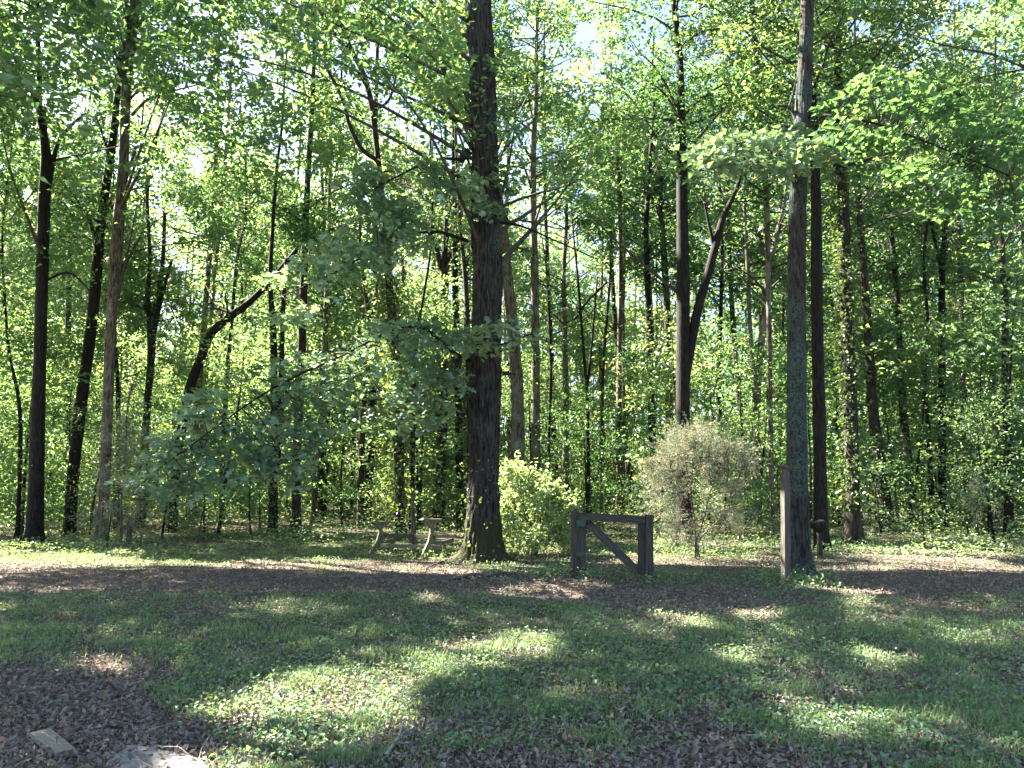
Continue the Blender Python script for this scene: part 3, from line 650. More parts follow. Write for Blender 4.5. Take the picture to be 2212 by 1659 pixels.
tree('thin dark Y-shaped tree above the left half of the gate', 28, [(1272, 1090, 10), (1270, 960, 9), (1268, 850, 9), (1262, 780, 8), (1256, 700, 7), (1250, 620, 6), (1240, 520, 5)], B_DARK, 12, (6, 12, 2.2), nl=12,
     limbs=[[(1268, 840, 7), (1275, 780, 6), (1282, 700, 5), (1290, 600, 4)], [(1240, 690, 5), (1270, 650, 6), (1310, 610, 5)]])
tree('slender brown pole behind the middle of the gate', 30, [(1298, 1100, 9), (1300, 950, 8), (1302, 820, 8), (1310, 700, 7), (1318, 600, 6)], B_MID, 12, (6, 12, 2), nl=10)
tree('speckled sunlit trunk behind the middle of the gate', 32, [(1337, 1090, 17), (1337, 950, 15), (1338, 800, 14), (1340, 600, 12), (1339, 450, 12), (1336, 360, 10)], B_GREY, 19, (9, 18, 2.8))
tree('dark slim trunk rising behind the right gate post', 28, [(1412, 1110, 18), (1410, 980, 18), (1406, 850, 17), (1402, 700, 16), (1397, 560, 15), (1396, 480, 13), (1404, 350, 11), (1412, 230, 10)], B_DARK, 19, (9, 18, 2.8))
tree('pale slim trunk between the gate post and the big black trunk', 30, [(1448, 1080, 20), (1446, 950, 19), (1444, 800, 19), (1440, 650, 18), (1432, 520, 16), (1426, 400, 12)], B_GREY, 18, (9, 17, 2.8))
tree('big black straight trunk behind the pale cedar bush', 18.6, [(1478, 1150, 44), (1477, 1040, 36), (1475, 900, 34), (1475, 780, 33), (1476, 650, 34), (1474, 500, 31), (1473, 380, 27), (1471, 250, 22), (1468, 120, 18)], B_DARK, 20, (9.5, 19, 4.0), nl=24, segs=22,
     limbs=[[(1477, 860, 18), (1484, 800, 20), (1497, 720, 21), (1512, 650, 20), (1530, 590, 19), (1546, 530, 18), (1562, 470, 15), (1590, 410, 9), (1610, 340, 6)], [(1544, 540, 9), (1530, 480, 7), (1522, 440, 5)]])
tree('curving trunk with pale sunlit bark left of the lone post', 25, [(1634, 1060, 21), (1634, 950, 20), (1635, 860, 19), (1645, 740, 17), (1655, 640, 16), (1664, 570, 15), (1680, 500, 13), (1692, 450, 9), (1700, 380, 7)], B_GREY, 17, (7.5, 16, 3.0),
     limbs=[[(1660, 600, 9), (1648, 540, 7), (1636, 490, 5)], [(1630, 860, 11), (1620, 700, 10), (1614, 560, 9), (1608, 440, 7)]])
tree('dark trunk with a sunlit left flank close behind the lichen-covered tree', 17.2, [(1773, 1110, 34), (1771, 1000, 31), (1769, 880, 31), (1766, 750, 29), (1764, 600, 28), (1763, 450, 27), (1760, 340, 24), (1756, 220, 20)], B_DARK, 19, (9, 18, 3.6), segs=20, clearp=0.93)
tree('ivy-wrapped trunk with a white sunlit foot, right of the lichen-covered tree', 18.7, [(1844, 1145, 44), (1842, 1090, 34), (1839, 950, 34), (1834, 800, 34), (1828, 650, 33), (1824, 500, 30), (1820, 380, 27), (1814, 250, 22), (1809, 120, 18), (1806, 20, 15)], B_MID, 20, (9.5, 19, 3.6), segs=20,
     ivy=(0.9, 9.5, 3800, 0.10, 0.12), limbs=[[(1818, 380, 14), (1800, 350, 12), (1790, 320, 10)]])
tree('leaning trunk with a broad dark foot, third right of the lichen-covered tree', 24, [(1908, 1095, 40), (1902, 1020, 30), (1892, 940, 27), (1884, 860, 25), (1878, 760, 22), (1868, 620, 20), (1858, 480, 17), (1850, 340, 14)], B_MID, 18, (8, 17, 3.2), clearp=0.7)
tree('grey-brown trunk half hidden by leaves, near the right stake', 27.5, [(1972, 1095, 20), (1962, 1000, 20), (1952, 900, 19), (1945, 780, 16), (1936, 620, 14), (1920, 450, 12)], B_MID, 17, (7, 16, 3.0), clearp=0.6)
tree('slim bent sapling-like tree right of the half hidden trunk', 25, [(2014, 1110, 14), (2010, 1020, 12), (2006, 930, 10), (1998, 830, 9), (2004, 700, 7), (1996, 560, 7), (2010, 420, 7)], B_DARK, 14, (6.5, 13, 2.4), nl=14)
tree('dark forked trunk showing between leaves, right quarter', 26, [(2036, 1090, 20), (2035, 960, 18), (2035, 820, 17), (2034, 680, 16), (2036, 570, 14), (2042, 500, 12), (2056, 440, 10), (2068, 380, 8), (2072, 280, 7)], B_DARK, 18, (8, 17, 3.0),
     limbs=[[(2036, 580, 9), (2020, 520, 8), (2008, 460, 7), (2000, 380, 6)]])
tree('pale sunlit slim trunk toward the right edge', 29, [(2092, 1090, 18), (2088, 980, 16), (2080, 880, 15), (2078, 740, 13), (2076, 600, 12), (2070, 460, 10)], B_GREY, 17, (8, 16, 2.8), clearp=0.7)
tree('dark trunk nearly hidden by leaves at the right edge', 24, [(2180, 1110, 20), (2176, 960, 18), (2172, 800, 17), (2170, 640, 15), (2160, 480, 13), (2150, 320, 11)], B_MID, 18, (7, 17, 3.4), clearp=0.35, nl=24)
tree('smooth leaning grey tree high behind the right tree', 21, [(1668, 1090, 12), (1664, 900, 12), (1660, 640, 13), (1655, 420, 15), (1640, 200, 16), (1628, 60, 15)], B_GREY, 20, (9, 19, 3.4), clearp=0.35)
tree('thin crooked tree at the far left edge', 21, [(40, 1110, 10), (44, 960, 10), (40, 860, 9), (20, 760, 7), (10, 640, 6)], B_DARK, 12, (5, 11, 2.6), nl=14)
tree('faint slim trunk left of the speckled ivy-clad tree', 29, [(690, 1120, 16), (694, 980, 15), (700, 820, 13), (704, 640, 11), (700, 480, 10)], B_MID, 17, (8, 16, 3), clearp=0.5)
tree('slim twisting trunk between the arching tree and the left cedar', 29, [(480, 1120, 14), (482, 980, 13), (490, 820, 12), (500, 700, 10), (512, 560, 9), (530, 470, 8)], B_MID, 16, (7, 15, 3), clearp=0.4)
tree('dark slim trunk between the black trunk and the curving pale one', 27, [(1560, 1080, 15), (1558, 960, 14), (1552, 840, 13), (1556, 700, 11), (1560, 560, 9)], B_DARK, 16, (8, 15, 2.8), clearp=0.5)
tree('brown sapling-thin tree behind the left part of the shrub', 29, [(1186, 1080, 9), (1186, 940, 8), (1190, 800, 7), (1184, 640, 6)], B_DARK, 12, (6, 11, 2), nl=10)
# trees outside the frame; the left ones are added to shade the yard
def side_tree(label, x, y, H, cr, r0=0.2, nl=26, size=0.2, m=42, lean=(0, 0), k=8):
    TREE_SEED[0] += 1; lr = np.random.default_rng(TREE_SEED[0]); g = float(gz(x, y))
    P4 = [[x + lean[0] * t, y + lean[1] * t, g - 0.1 + t * H, r0 * (1 - 0.8 * t)] for t in np.linspace(0, 1, 8)]
    P4 = np.array(P4); P4[1:-1, :2] += lr.normal(0, 0.12, (6, 2))
    root = tag(empty('tree', (x, y, g)), label, 'tree'); F4 = catmull(P4, 0.3)
    v, f = tube_arrays(F4, 12, bark_disp(0.05, 2.5, 4, seed=2)); mesh_np('trunk', v, f, B_MID, root, smooth=True, origin=(x, y, g))
    jobs.append((root, (x, y, g), P4, [], cr, nl, k, m, size, M_LEAF, TREE_SEED[0], None, P4, 0.95))
side_tree('tree added left of the camera view, its crown shading the yard', -9.5, 9.0, 18, (5.5, 17, 5.0))
side_tree('taller tree added for shade beyond the left edge of the yard', -14, 14.5, 20, (6, 19, 5.0), 0.24)
side_tree('tree added for shade nearest the camera on the left, wide crowned', -8.0, 3.2, 17, (6.5, 16, 5.0))
side_tree('tree added for shade at the far left back of the yard', -17, 21, 20, (5, 19, 5))
side_tree('tree right of the camera view with a layered crown', 11.5, 12.5, 18, (4.5, 17, 4.6), size=0.13, m=60)
side_tree('tree beyond the right edge of the yard', 16.5, 19.5, 19, (4, 18, 4.6), size=0.14, m=60)

# ------------------------------------------------------------------ low leafy branches in front of the trunks
def poly_sprays(poly, n, yfun, lr, jit=0.5):
    xs = [p[0] for p in poly]; ys = [p[1] for p in poly]; out = []
    x = lr.uniform(min(xs), max(xs), n * 6); y = lr.uniform(min(ys), max(ys), n * 6); k = inpoly(x, y, poly)
    for a, b in list(zip(x[k], y[k]))[:n]:
        out.append(pix(a, b, yfun(a, b) + lr.normal(0, jit)))
    return np.array(out)
def near_branch(root, base, spine, poly, n, m, yfun, size, seed, mat=None, lobed=True, rad=0.3, jit=0.45, views=False, tilt=0.22):
    lr = np.random.default_rng(seed); S4 = world_path(spine, 0)
    T = Tubes(); T.add(S4, 8, 0.08, bark_disp(0.08, 6, 4, seed=seed)); T.build('limb', B_DARK, root, origin=base)
    C = poly_sprays(poly, n, yfun, lr, jit); Sp = catmull(S4, 0.15); Tw = Tubes()
    for c in C:                                 # a side twig from the limb to each spray
        d = np.linalg.norm(Sp[:, :3] - c, axis=1) + 0.25 * np.abs(np.arange(len(Sp)) - len(Sp) * 0.5) * 0.01
        q = Sp[int(np.argmin(d)), :3]; 
        if np.linalg.norm(c - q) > 2.4: continue
        mid = (q + c) / 2 + lr.normal(0, 0.06, 3) + np.array([0, 0, 0.06])
        Tw.add([[*q, .009], [*mid, .006], [*c, .003]], 4)
    Tw.build('twigs', B_TWIG, root, origin=base)
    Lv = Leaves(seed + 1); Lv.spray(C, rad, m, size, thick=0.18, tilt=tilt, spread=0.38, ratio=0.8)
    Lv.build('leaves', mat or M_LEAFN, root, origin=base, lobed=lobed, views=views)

yf = lambda x, y: 12.3 + (x - 270) / 740 * 2.7
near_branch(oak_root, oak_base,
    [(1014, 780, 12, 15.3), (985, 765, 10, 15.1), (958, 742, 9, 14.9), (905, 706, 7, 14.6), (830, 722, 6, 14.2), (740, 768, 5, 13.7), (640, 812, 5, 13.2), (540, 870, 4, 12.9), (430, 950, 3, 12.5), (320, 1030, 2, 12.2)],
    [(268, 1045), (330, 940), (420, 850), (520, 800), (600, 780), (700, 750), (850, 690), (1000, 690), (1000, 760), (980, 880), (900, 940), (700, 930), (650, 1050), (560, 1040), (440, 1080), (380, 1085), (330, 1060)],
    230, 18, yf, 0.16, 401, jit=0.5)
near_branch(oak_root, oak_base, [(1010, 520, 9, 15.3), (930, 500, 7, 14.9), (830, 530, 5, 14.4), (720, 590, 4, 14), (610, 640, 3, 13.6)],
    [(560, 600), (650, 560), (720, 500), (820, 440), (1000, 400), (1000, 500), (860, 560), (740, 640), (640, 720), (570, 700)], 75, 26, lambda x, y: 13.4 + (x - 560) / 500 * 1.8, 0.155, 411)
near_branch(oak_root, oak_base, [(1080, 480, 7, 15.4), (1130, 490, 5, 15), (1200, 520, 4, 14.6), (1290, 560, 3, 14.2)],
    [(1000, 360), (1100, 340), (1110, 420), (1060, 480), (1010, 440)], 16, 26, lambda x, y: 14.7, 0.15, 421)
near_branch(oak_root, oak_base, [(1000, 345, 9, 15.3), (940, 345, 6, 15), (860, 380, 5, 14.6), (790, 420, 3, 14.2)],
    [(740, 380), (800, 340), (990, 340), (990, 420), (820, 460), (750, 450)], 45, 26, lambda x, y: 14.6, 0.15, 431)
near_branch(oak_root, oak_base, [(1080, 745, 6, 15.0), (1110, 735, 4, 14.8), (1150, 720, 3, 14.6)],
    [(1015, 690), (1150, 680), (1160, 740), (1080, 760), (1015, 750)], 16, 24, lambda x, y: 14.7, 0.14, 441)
near_branch(rt_root, rt_base, [(1712, 380, 9, 12.5), (1690, 345, 6, 12.1), (1630, 310, 4, 11.8), (1540, 320, 3, 11.5)],
    [(1480, 320), (1600, 285), (1720, 280), (1790, 290), (1780, 340), (1700, 375), (1560, 375)], 40, 22, lambda x, y: 11.9, 0.16, 451, lobed=False)
near_branch(rt_root, rt_base, [(1744, 250, 8, 12.6), (1800, 250, 6, 12.2), (1900, 270, 5, 11.8), (2060, 330, 4, 11.5), (2180, 380, 3, 11.2)],
    [(1770, 190), (1900, 160), (2100, 200), (2220, 260), (2220, 520), (2100, 480), (1950, 420), (1850, 350), (1780, 280)], 110, 24, lambda x, y: 11.8, 0.14, 461, mat=M_LEAF, lobed=False, jit=0.8)

finish_crowns()

# ------------------------------------------------------------------ trees further in, copies of a few
pr = np.random.default_rng(77); spots = []
tries = 0
while len(spots) < 112 and tries < 6000:
    tries += 1
    y = 27 + 27 * pr.random() ** 0.8; x = pr.uniform(-0.9, 0.9) * y
    if all((x - a) ** 2 + (y - b) ** 2 > 2.0 ** 2 for a, b in spots): spots.append((x, y))
LAND = [(-40, 'left edge of the wood'), (74, 'far-left forked trunk'), (150, 'dark right-leaning trunk'), (222, 'pale crooked trunk'), (303, 'three-stemmed dark tree'), (372, 'foot of the arching tree'),
        (480, 'slim twisting trunk'), (590, 'twin-stemmed dark tree'), (639, 'half-lit trunk'), (690, 'faint slim trunk'), (779, 'slim V-forked tree'), (865, 'ivy-clad trunk'),
        (945, 'broad-footed brown trunk'), (1043, 'great oak'), (1118, 'slanting pale trunk'), (1155, 'round leafy shrub'), (1242, 'left gate post'), (1325, 'middle of the gate'),
        (1402, 'right gate post'), (1478, 'big black trunk'), (1560, 'slim dark trunk'), (1634, 'curving pale trunk'), (1734, 'lichen-covered tree'), (1844, 'ivy-wrapped trunk'),
        (1908, 'leaning trunk'), (1972, 'half hidden trunk'), (2036, 'dark forked trunk'), (2112, 'small low cedar'), (2180, 'right-edge trunk'), (2260, 'right edge of the wood')]
NAMED = {}
def name_by_place(o, look, cat, grp, x, y):
    px = float(proj(np.array([[x, y, 0.5]]))[0][0]); lx, nm = min(LAND, key=lambda q: abs(q[0] - px)); d = px - lx
    side = 'straight behind' if abs(d) < 9 else ('behind and left of' if d < 0 else 'behind and right of')
    NAMED.setdefault('%s %s the %s' % (look, side, nm) if 'edge' not in nm else '%s at the %s' % (look, nm), []).append((y, o)); tag(o, look, cat, grp)
def settle_names():
    for lab, L in NAMED.items():
        L.sort(key=lambda q: q[0]); n = len(L)
        for i, (y, o) in enumerate(L):
            o['label'] = lab if n == 1 else ('nearer ' if i == 0 else 'farther ') + lab if n == 2 else ['nearest ', 'second nearest ', 'third nearest ', 'fourth nearest ', 'fifth nearest ', 'sixth nearest '][min(i, 5)] + lab if i < n - 1 else 'farthest ' + lab
kinds = [('brown-barked leafy tree', 18, (4.5, 17.5, 3.4), B_MID, M_LEAF, .15), ('grey slender high-crowned tree', 20, (7, 19, 3.2), B_GREY, M_FAR, .13),
         ('thin dark low-leaved tree', 15, (2.5, 14.5, 3.0), B_DARK, M_LEAF, .1), ('dark tall high-crowned tree', 21, (8, 20, 3.6), B_DARK, M_FAR, .17)]
kgrp = ['brown trees deep in the wood', 'grey trees deep in the wood', 'thin dark trees deep in the wood', 'tall dark trees deep in the wood']
for i, (x, y) in enumerate(spots):
    q = int(pr.integers(0, 4)); lab, H, cr, bark, mat, r0 = kinds[q]; g = float(gz(x, y)); sc = pr.uniform(0.88, 1.12); sd = 7000 + i
    lr = np.random.default_rng(sd); H *= 1.3; cr = (cr[0], cr[1] * 1.3, cr[2]); r0 *= pr.uniform(0.7, 1.25); lx, ly = lr.normal(0, 0.7, 2)
    P4 = np.array([[x + lx * t + 0.2 * math.sin(t * 5 + sd), y + ly * t, g - 0.15 + t * H * sc, r0 * (1 - 0.82 * t)] for t in np.linspace(0, 1, 9)])
    P4[:, 0] -= P4[0, 0] - x
    root = empty('tree', (x, y, g)); name_by_place(root, lab, 'tree', kgrp[q], x, y); v, f = tube_arrays(catmull(P4, 0.5), 8, bark_disp(0.06, 2, 3, seed=q))
    mesh_np('trunk', v, f, bark, root, smooth=True, origin=(x, y, g))
    Lv = Leaves(sd); Tw = Tubes(); crown_on(P4, lr, Lv, Tw, cr[0], cr[1] * sc, cr[2], 34, 6, 38, 0.205 + 0.0015 * (y - 27), 0.66, twigs=False)
    Tw.build('branches', B_TWIG, root, origin=(x, y, g)); Lv.build('crown', mat, root, origin=(x, y, g), tri=True)
def dup(root):
    r = root.copy(); COL.objects.link(r)
    for c in list(root.children):
        d = c.copy(); COL.objects.link(d); d.parent = r; d.matrix_parent_inverse = c.matrix_parent_inverse
    return r

# saplings of the understory
def proto_sapling(seed, H, Rr, nl, k, m, size, mat):
    lr = np.random.default_rng(seed)
    P4 = np.array([[0.12 * math.sin(t * 4 + seed) * t * H * .3, 0.1 * math.cos(t * 5) * t, -0.08 + t * H, 0.028 * (1 - 0.8 * t) + 0.004 * H * (1 - t)] for t in np.linspace(0, 1, 8)])
    v, f = tube_arrays(catmull(P4, 0.25), 6); root = empty('sapling'); mesh_np('stem', v, f, B_DARK, root, smooth=True)
    Lv = Leaves(seed); Tw = Tubes(); crown_on(P4, lr, Lv, Tw, H * 0.1, H, Rr, nl, k, m, size, 0.42, low=-0.05)
    Tw.build('branches', B_TWIG, root); Lv.build('leaves', mat, root, culled=False)
    return root
sap = [proto_sapling(51, 3.2, 1.1, 18, 6, 28, 0.07, M_LEAFY), proto_sapling(52, 5.0, 1.5, 20, 5, 22, 0.11, M_LEAF), proto_sapling(53, 6.5, 1.7, 24, 5, 18, 0.17, M_LEAFY), proto_sapling(54, 2.0, 0.8, 12, 5, 18, 0.08, M_LEAF)]
slab = ['small thin pale-leaved sapling', 'dark layered sapling', 'tall slender pale sapling', 'short bushy dark sapling']
sgrp = ['pale leaved saplings', 'dark layered saplings', 'tall pale saplings', 'short dark saplings']
ut = [proto_sapling(61, 9.0, 2.3, 34, 7, 30, 0.14, M_LEAFY), proto_sapling(62, 7.5, 2.6, 32, 7, 30, 0.14, M_LEAF), proto_sapling(63, 11.0, 2.4, 36, 7, 30, 0.145, M_LEAF)]
ulab = ['pale flat-layered young tree', 'wide dark-leaved young tree', 'tall narrow young tree']
ugrp = ['pale young trees of the understory', 'wide dark young trees of the understory', 'tall narrow young trees of the understory']
used = set(); sp3 = []; tries = 0
while len(sp3) < 50 and tries < 6000:
    tries += 1
    y = 24.5 + 24 * pr.random() ** 1.0; x = pr.uniform(-0.88, 0.88) * y
    if y < 38 and abs(x - 3.5) < 5.5: continue
    if all((x - a) ** 2 + (y - b) ** 2 > 4 for a, b in sp3): sp3.append((x, y))
for i, (x, y) in enumerate(sp3):
    q = int(pr.integers(0, 3)); src = ut[q]
    if q in used: o = dup(src)
    else: o = src; used.add(q)
    o.name = 'young_tree'
    o.location = (x, y, float(gz(x, y))); s = pr.uniform(0.8, 1.2); o.rotation_euler = (pr.normal(0, 0.04), pr.normal(0, 0.04), pr.uniform(0, 6.28)); o.scale = (s, s, s)
    name_by_place(o, ulab[q], 'tree', ugrp[q], x, y)
used = set(); spots2 = []; tries = 0
while len(spots2) < 175 and tries < 6000:
    tries += 1
    y = 19.5 + 26 * pr.random() ** 1.1; x = pr.uniform(-0.85, 0.85) * y
    if y < 24 and abs(x) < 4 : continue
    if all((x - a) ** 2 + (y - b) ** 2 > 1.0 for a, b in spots2): spots2.append((x, y))
for i, (x, y) in enumerate(spots2):
    q = int(pr.choice([0, 1, 2, 3], p=[.25, .3, .25, .2])); src = sap[q]
    if q in used: o = dup(src)
    else: o = src; used.add(q)
    o.location = (x, y, float(gz(x, y))); s = pr.uniform(0.8, 1.25); o.rotation_euler = (pr.normal(0, 0.05), pr.normal(0, 0.05), pr.uniform(0, 6.28)); o.scale = (s, s, s)
    name_by_place(o, slab[q], 'sapling', sgrp[q], x, y)

settle_names()
# far wood that reads as one mass
def far_wood():
    r = np.random.default_rng(91); n = 8800
    y = r.uniform(54, 86, n); x = r.uniform(-1.0, 1.0, n) * y * 0.95; z = r.uniform(0, 1, n) ** 0.9 * (27 + 4 * noise(x * 0.15, y * 0.15)) 
    z[:1500] = r.uniform(0, 5, 1500); y[:900] = r.uniform(50, 58, 900); k = (noise(x * 0.3, y * 0.3, z * 0.3) > -0.35) | (np.arange(n) < 1500); x, y, z = x[k], y[k], z[k]
    C = np.stack([x, y, z + gz(x, y)], -1); lv = Leaves(92); lv.spray(C, 1.3, 30, 0.48, tilt=0.4, spread=0.7)
    o = lv.build('far_woodland', M_FAR, culled=False, tri=True)
    tag(o, 'far green woodland closing the view behind all the trunks', 'woodland', kind='stuff')
    T = Tubes()
    for i in range(230):
        yy = r.uniform(52, 80); xx = r.uniform(-0.9, 0.9) * yy; g = float(gz(xx, yy)); h = r.uniform(14, 20); rr = r.uniform(0.07, 0.2); l = r.normal(0, 0.8)
        T.add([[xx, yy, g - .2, rr], [xx + l * .4, yy, g + h * .5, rr * .7], [xx + l, yy, g + h, rr * .3]], 6)
    T.build('trunks', B_MID, o)['kind'] = 'stuff'
far_wood()

# ------------------------------------------------------------------ shrub, cedars
def bush(name, label, cat, Y, stems, centres, rad, m, size, mat, seed, bark=None, plume=0, ratio=0.5, spread=0.8, thick=0.6, tiltp=0.6):
    lr = np.random.default_rng(seed); b = pix(*stems[0][0][:2], Y); base = (b[0], b[1], float(gz(b[0], b[1])))
    root = tag(empty(name, base), label, cat); T = Tubes(); tips = []
    for st in stems:
        S4 = world_path(st, Y)
        if S4[0, 2] < 0.7 and st[0][1] > 1140: S4 = np.vstack([[S4[0, 0] * .98 + base[0] * .02, S4[0, 1], -0.05, S4[0, 3] * 1.2], S4])
        T2 = Tubes(); T2.add(S4, 6, 0.08); T2.build('stem', bark or B_TWIG, root, origin=base); tips.append(catmull(S4, 0.1))
    A = np.vstack(tips)[:, :3]; C = []
    for (x, y, rx, ry, n) in centres:
        for i in range(n):
            a = lr.uniform(0, 6.28); q = math.sqrt(lr.random()); qx = x + math.cos(a) * q * rx; qy = y + math.sin(a) * q * ry
            dd = lr.normal(0, 1) * rx * pxm(Y) * 0.5
            C.append(pix(qx, qy, Y + dd))
    C = np.array(C)
    C[:, 2] = np.maximum(C[:, 2], 0.05)
    for c in C[::2]:
        q = A[int(np.argmin(np.linalg.norm(A - c, axis=1)))]; T.add([[*q, .008], [*((q + c) / 2 + lr.normal(0, .03, 3)), .006], [*c, .002]], 3)
    T.build('branches', bark or B_TWIG, root, origin=base)
    Lv = Leaves(seed + 1)
    if plume:
        C = C[noise(C[:, 0] * 2.6 + seed, C[:, 1] * 2.6, C[:, 2] * 2.6) > -0.18]; mid = C.mean(axis=0) - np.array([0, 0, 0.7]); d = C - mid
        d = d / np.linalg.norm(d, axis=1)[:, None] + lr.normal(0, .45, C.shape); d /= np.linalg.norm(d, axis=1)[:, None]
        t = lr.random((len(C), m)); ln = plume * lr.uniform(.5, 2.0, (len(C), 1, 1))
        P = C[:, None] + d[:, None] * t[..., None] * ln + lr.normal(0, 1, (len(C), m, 3)) * (0.045 * (1.1 - t))[..., None]
        P[..., 2] -= 0.06 * t * t
        Lv.add(P.reshape(-1, 3), size, up=0.2, spread=1, ratio=ratio, head=np.repeat(d, m, 0), tint=np.repeat(lr.random(len(C)), m))
    else:
        C = C[noise(C[:, 0] * 3.2 + seed, C[:, 1] * 3.2, C[:, 2] * 3.2) > -0.25]; Lv.spray(C, rad, m, size, thick=thick, tilt=tiltp, spread=spread, ratio=ratio)
    Lv.build('leaves', mat, root, origin=base, culled=False)
bush('shrub', 'round bright leafy shrub between the great oak and the gate', 'shrub', 16.4,
     [[(1150, 1172, 5), (1145, 1130, 4), (1120, 1060, 3), (1105, 1030, 2)], [(1160, 1172, 4), (1170, 1110, 4), (1190, 1050, 2)], [(1140, 1172, 4), (1110, 1120, 3), (1090, 1080, 2)], [(1155, 1172, 4), (1155, 1100, 3), (1150, 1030, 2)]],
     [(1150, 1095, 88, 70, 150), (1140, 1035, 50, 30, 50), (1098, 1060, 30, 60, 50), (1215, 1115, 36, 52, 60), (1150, 1165, 90, 22, 60), (1120, 1010, 20, 16, 10), (1190, 1050, 20, 20, 14)], 0.16, 24, 0.11, M_SHRUB, 601)
bush('cedar_bush', 'feathery pale brown-green cedar bush behind the right gate post', 'cedar bush', 15.7,
     [[(1502, 1168, 5), (1500, 1120, 4), (1492, 1060, 4), (1500, 990, 3), (1505, 940, 2)], [(1505, 1168, 4), (1520, 1120, 4), (1535, 1060, 3), (1560, 990, 2)], [(1500, 1130, 4), (1470, 1080, 3), (1445, 1020, 2)], [(1510, 1168, 4), (1545, 1130, 3), (1580, 1080, 2), (1600, 1020, 1.5)]],
     [(1508, 985, 80, 42, 300), (1480, 1020, 65, 50, 150), (1560, 1010, 55, 55, 130), (1520, 1085, 80, 60, 210), (1520, 1135, 75, 35, 120), (1440, 1075, 40, 50, 70), (1425, 1015, 36, 34, 60), (1590, 1000, 32, 30, 60), (1490, 945, 50, 16, 60)], 0.13, 42, 0.055, M_CEDAR, 611, B_GREY, 0.3, 0.2, 1.0, 0.7, 0.8)
bush('cedar_bush', 'drooping brown cedar bush at the foot of the pale crooked trunk, left', 'cedar bush', 18.6,
     [[(262, 1150, 6), (262, 1080, 5), (270, 980, 4), (275, 880, 3), (290, 820, 2)], [(305, 1150, 4), (300, 1060, 4), (320, 960, 2)]],
     [(255, 1050, 55, 45, 120), (285, 960, 40, 60, 110), (280, 880, 30, 40, 50), (240, 1110, 40, 25, 50), (310, 1090, 40, 40, 60)], 0.16, 40, 0.06, M_CEDAR, 621, B_GREY, 0.3, 0.2, 1.0, 0.7, 0.8)
bush('cedar_bush', 'small dark feathery cedar low on the right, in front of the pale sunlit trunk', 'cedar bush', 19.5,
     [[(2112, 1140, 4), (2110, 1090, 3), (2112, 1040, 2)]], [(2110, 1090, 28, 30, 50), (2112, 1050, 14, 20, 16)], 0.13, 34, 0.06, M_CEDAR, 631, B_GREY, 0.3, 0.2, 1.0, 0.7, 0.8)

# ------------------------------------------------------------------ built objects
def bm_obj(name, bm, mat, parent=None, bevel=0.004, loc=(0, 0, 0), rot=(0, 0, 0)):
    if bevel:
        bmesh.ops.bevel(bm, geom=list(bm.edges), offset=bevel, segments=2, affect='EDGES', profile=0.6)
    me = bpy.data.meshes.new(name); bm.to_mesh(me); bm.free(); me.materials.append(mat)
    o = bpy.data.objects.new(name, me); COL.objects.link(o); o.location = loc; o.rotation_euler = rot
    if parent is not None: o.parent = parent
    return o
def board(name, a, b, w, t, mat, parent, origin, roll=None, jitter=0.0, bevel=0.004, seed=0):
    """a board from a to b (world), w wide across (in the plane facing `roll`), t thick along roll"""
    a = Vector([float(q) for q in a]); b = Vector([float(q) for q in b]); z = (b - a); L = z.length; z.normalize()
    y = Vector(roll or (0, 1, 0)); y = (y - z * y.dot(z)).normalized(); x = y.cross(z)
    bm = bmesh.new(); n = max(1, int(L / 0.25)); rr = random.Random(seed); prev = None
    for i in range(n + 1):
        h = L * i / n; jw = 1 + rr.uniform(-jitter, jitter); ring = []
        for sx, sy in ((-1, -1), (1, -1), (1, 1), (-1, 1)):
            ring.append(bm.verts.new((sx * w / 2 * jw, sy * t / 2 * jw, h)))
        if prev:
            for k in range(4): bm.faces.new((prev[k], prev[(k + 1) % 4], ring[(k + 1) % 4], ring[k]))
        else: bm.faces.new(ring[::-1])
        prev = ring
    bm.faces.new(prev)
    es = [e for e in bm.edges if abs((e.verts[0].co - e.verts[1].co).normalized().z) > 0.9 or e.verts[0].co.z < 1e-6 and e.verts[1].co.z < 1e-6 or e.verts[0].co.z > L - 1e-6 and e.verts[1].co.z > L - 1e-6]
    bmesh.ops.bevel(bm, geom=es, offset=bevel, segments=2, affect='EDGES')
    o = bm_obj(name, bm, mat, parent, 0)
    mt = Matrix((x, y, z)).transposed().to_4x4(); mt.translation = a - Vector([float(q) for q in origin])
    o.matrix_local = mt
    return o

# gate with its posts
GY = 12.7
def gp(x, y, dy=0.0):
    t = (x - 1242) / (1401 - 1242); return pix(x, y, GY - 0.42 * t + dy)
pm = pxm(GY)
def post_thing(name, label, x, y0, y1, w, dy=0, cat='post', mat=None, d=0.11, group=None):
    a = gp(x, y0, dy); g = float(gz(a[0], a[1])); o3 = (a[0], a[1], g); a = np.array([a[0], a[1], g - 0.15]); b = gp(x, y1, dy)
    root = tag(empty(name, o3), label, cat, group)
    return root, o3, a, b
groot, go, a, b = post_thing('gate_post', 'left gate post, dark weathered timber carrying the hinges', 1242, 1236, 1104, 16)
board('post', a, b, 16.5 * pm, 0.11, M_WOOD, groot, go, jitter=0.02, seed=1)
c1 = pix(1238, 1104, GY) 
board('post_cap_splinter', gp(1243, 1104), gp(1243.5, 1099), 8 * pm, 0.07, M_WOOD, groot, go)
groot, go, a, b = post_thing('gate_post', 'right gate post, dark weathered timber at the latch side', 1402, 1243, 1112, 16)
board('post', a, b, 15 * pm, 0.11, M_WOOD, groot, go, jitter=0.02, seed=2)
gb = gp(1258, 1236); gg = float(gz(gb[0], gb[1])); go = (gb[0], gb[1], gg)
gate = tag(empty('garden_gate', go), 'weathered open wooden gate frame with one diagonal brace and no infill', 'gate')
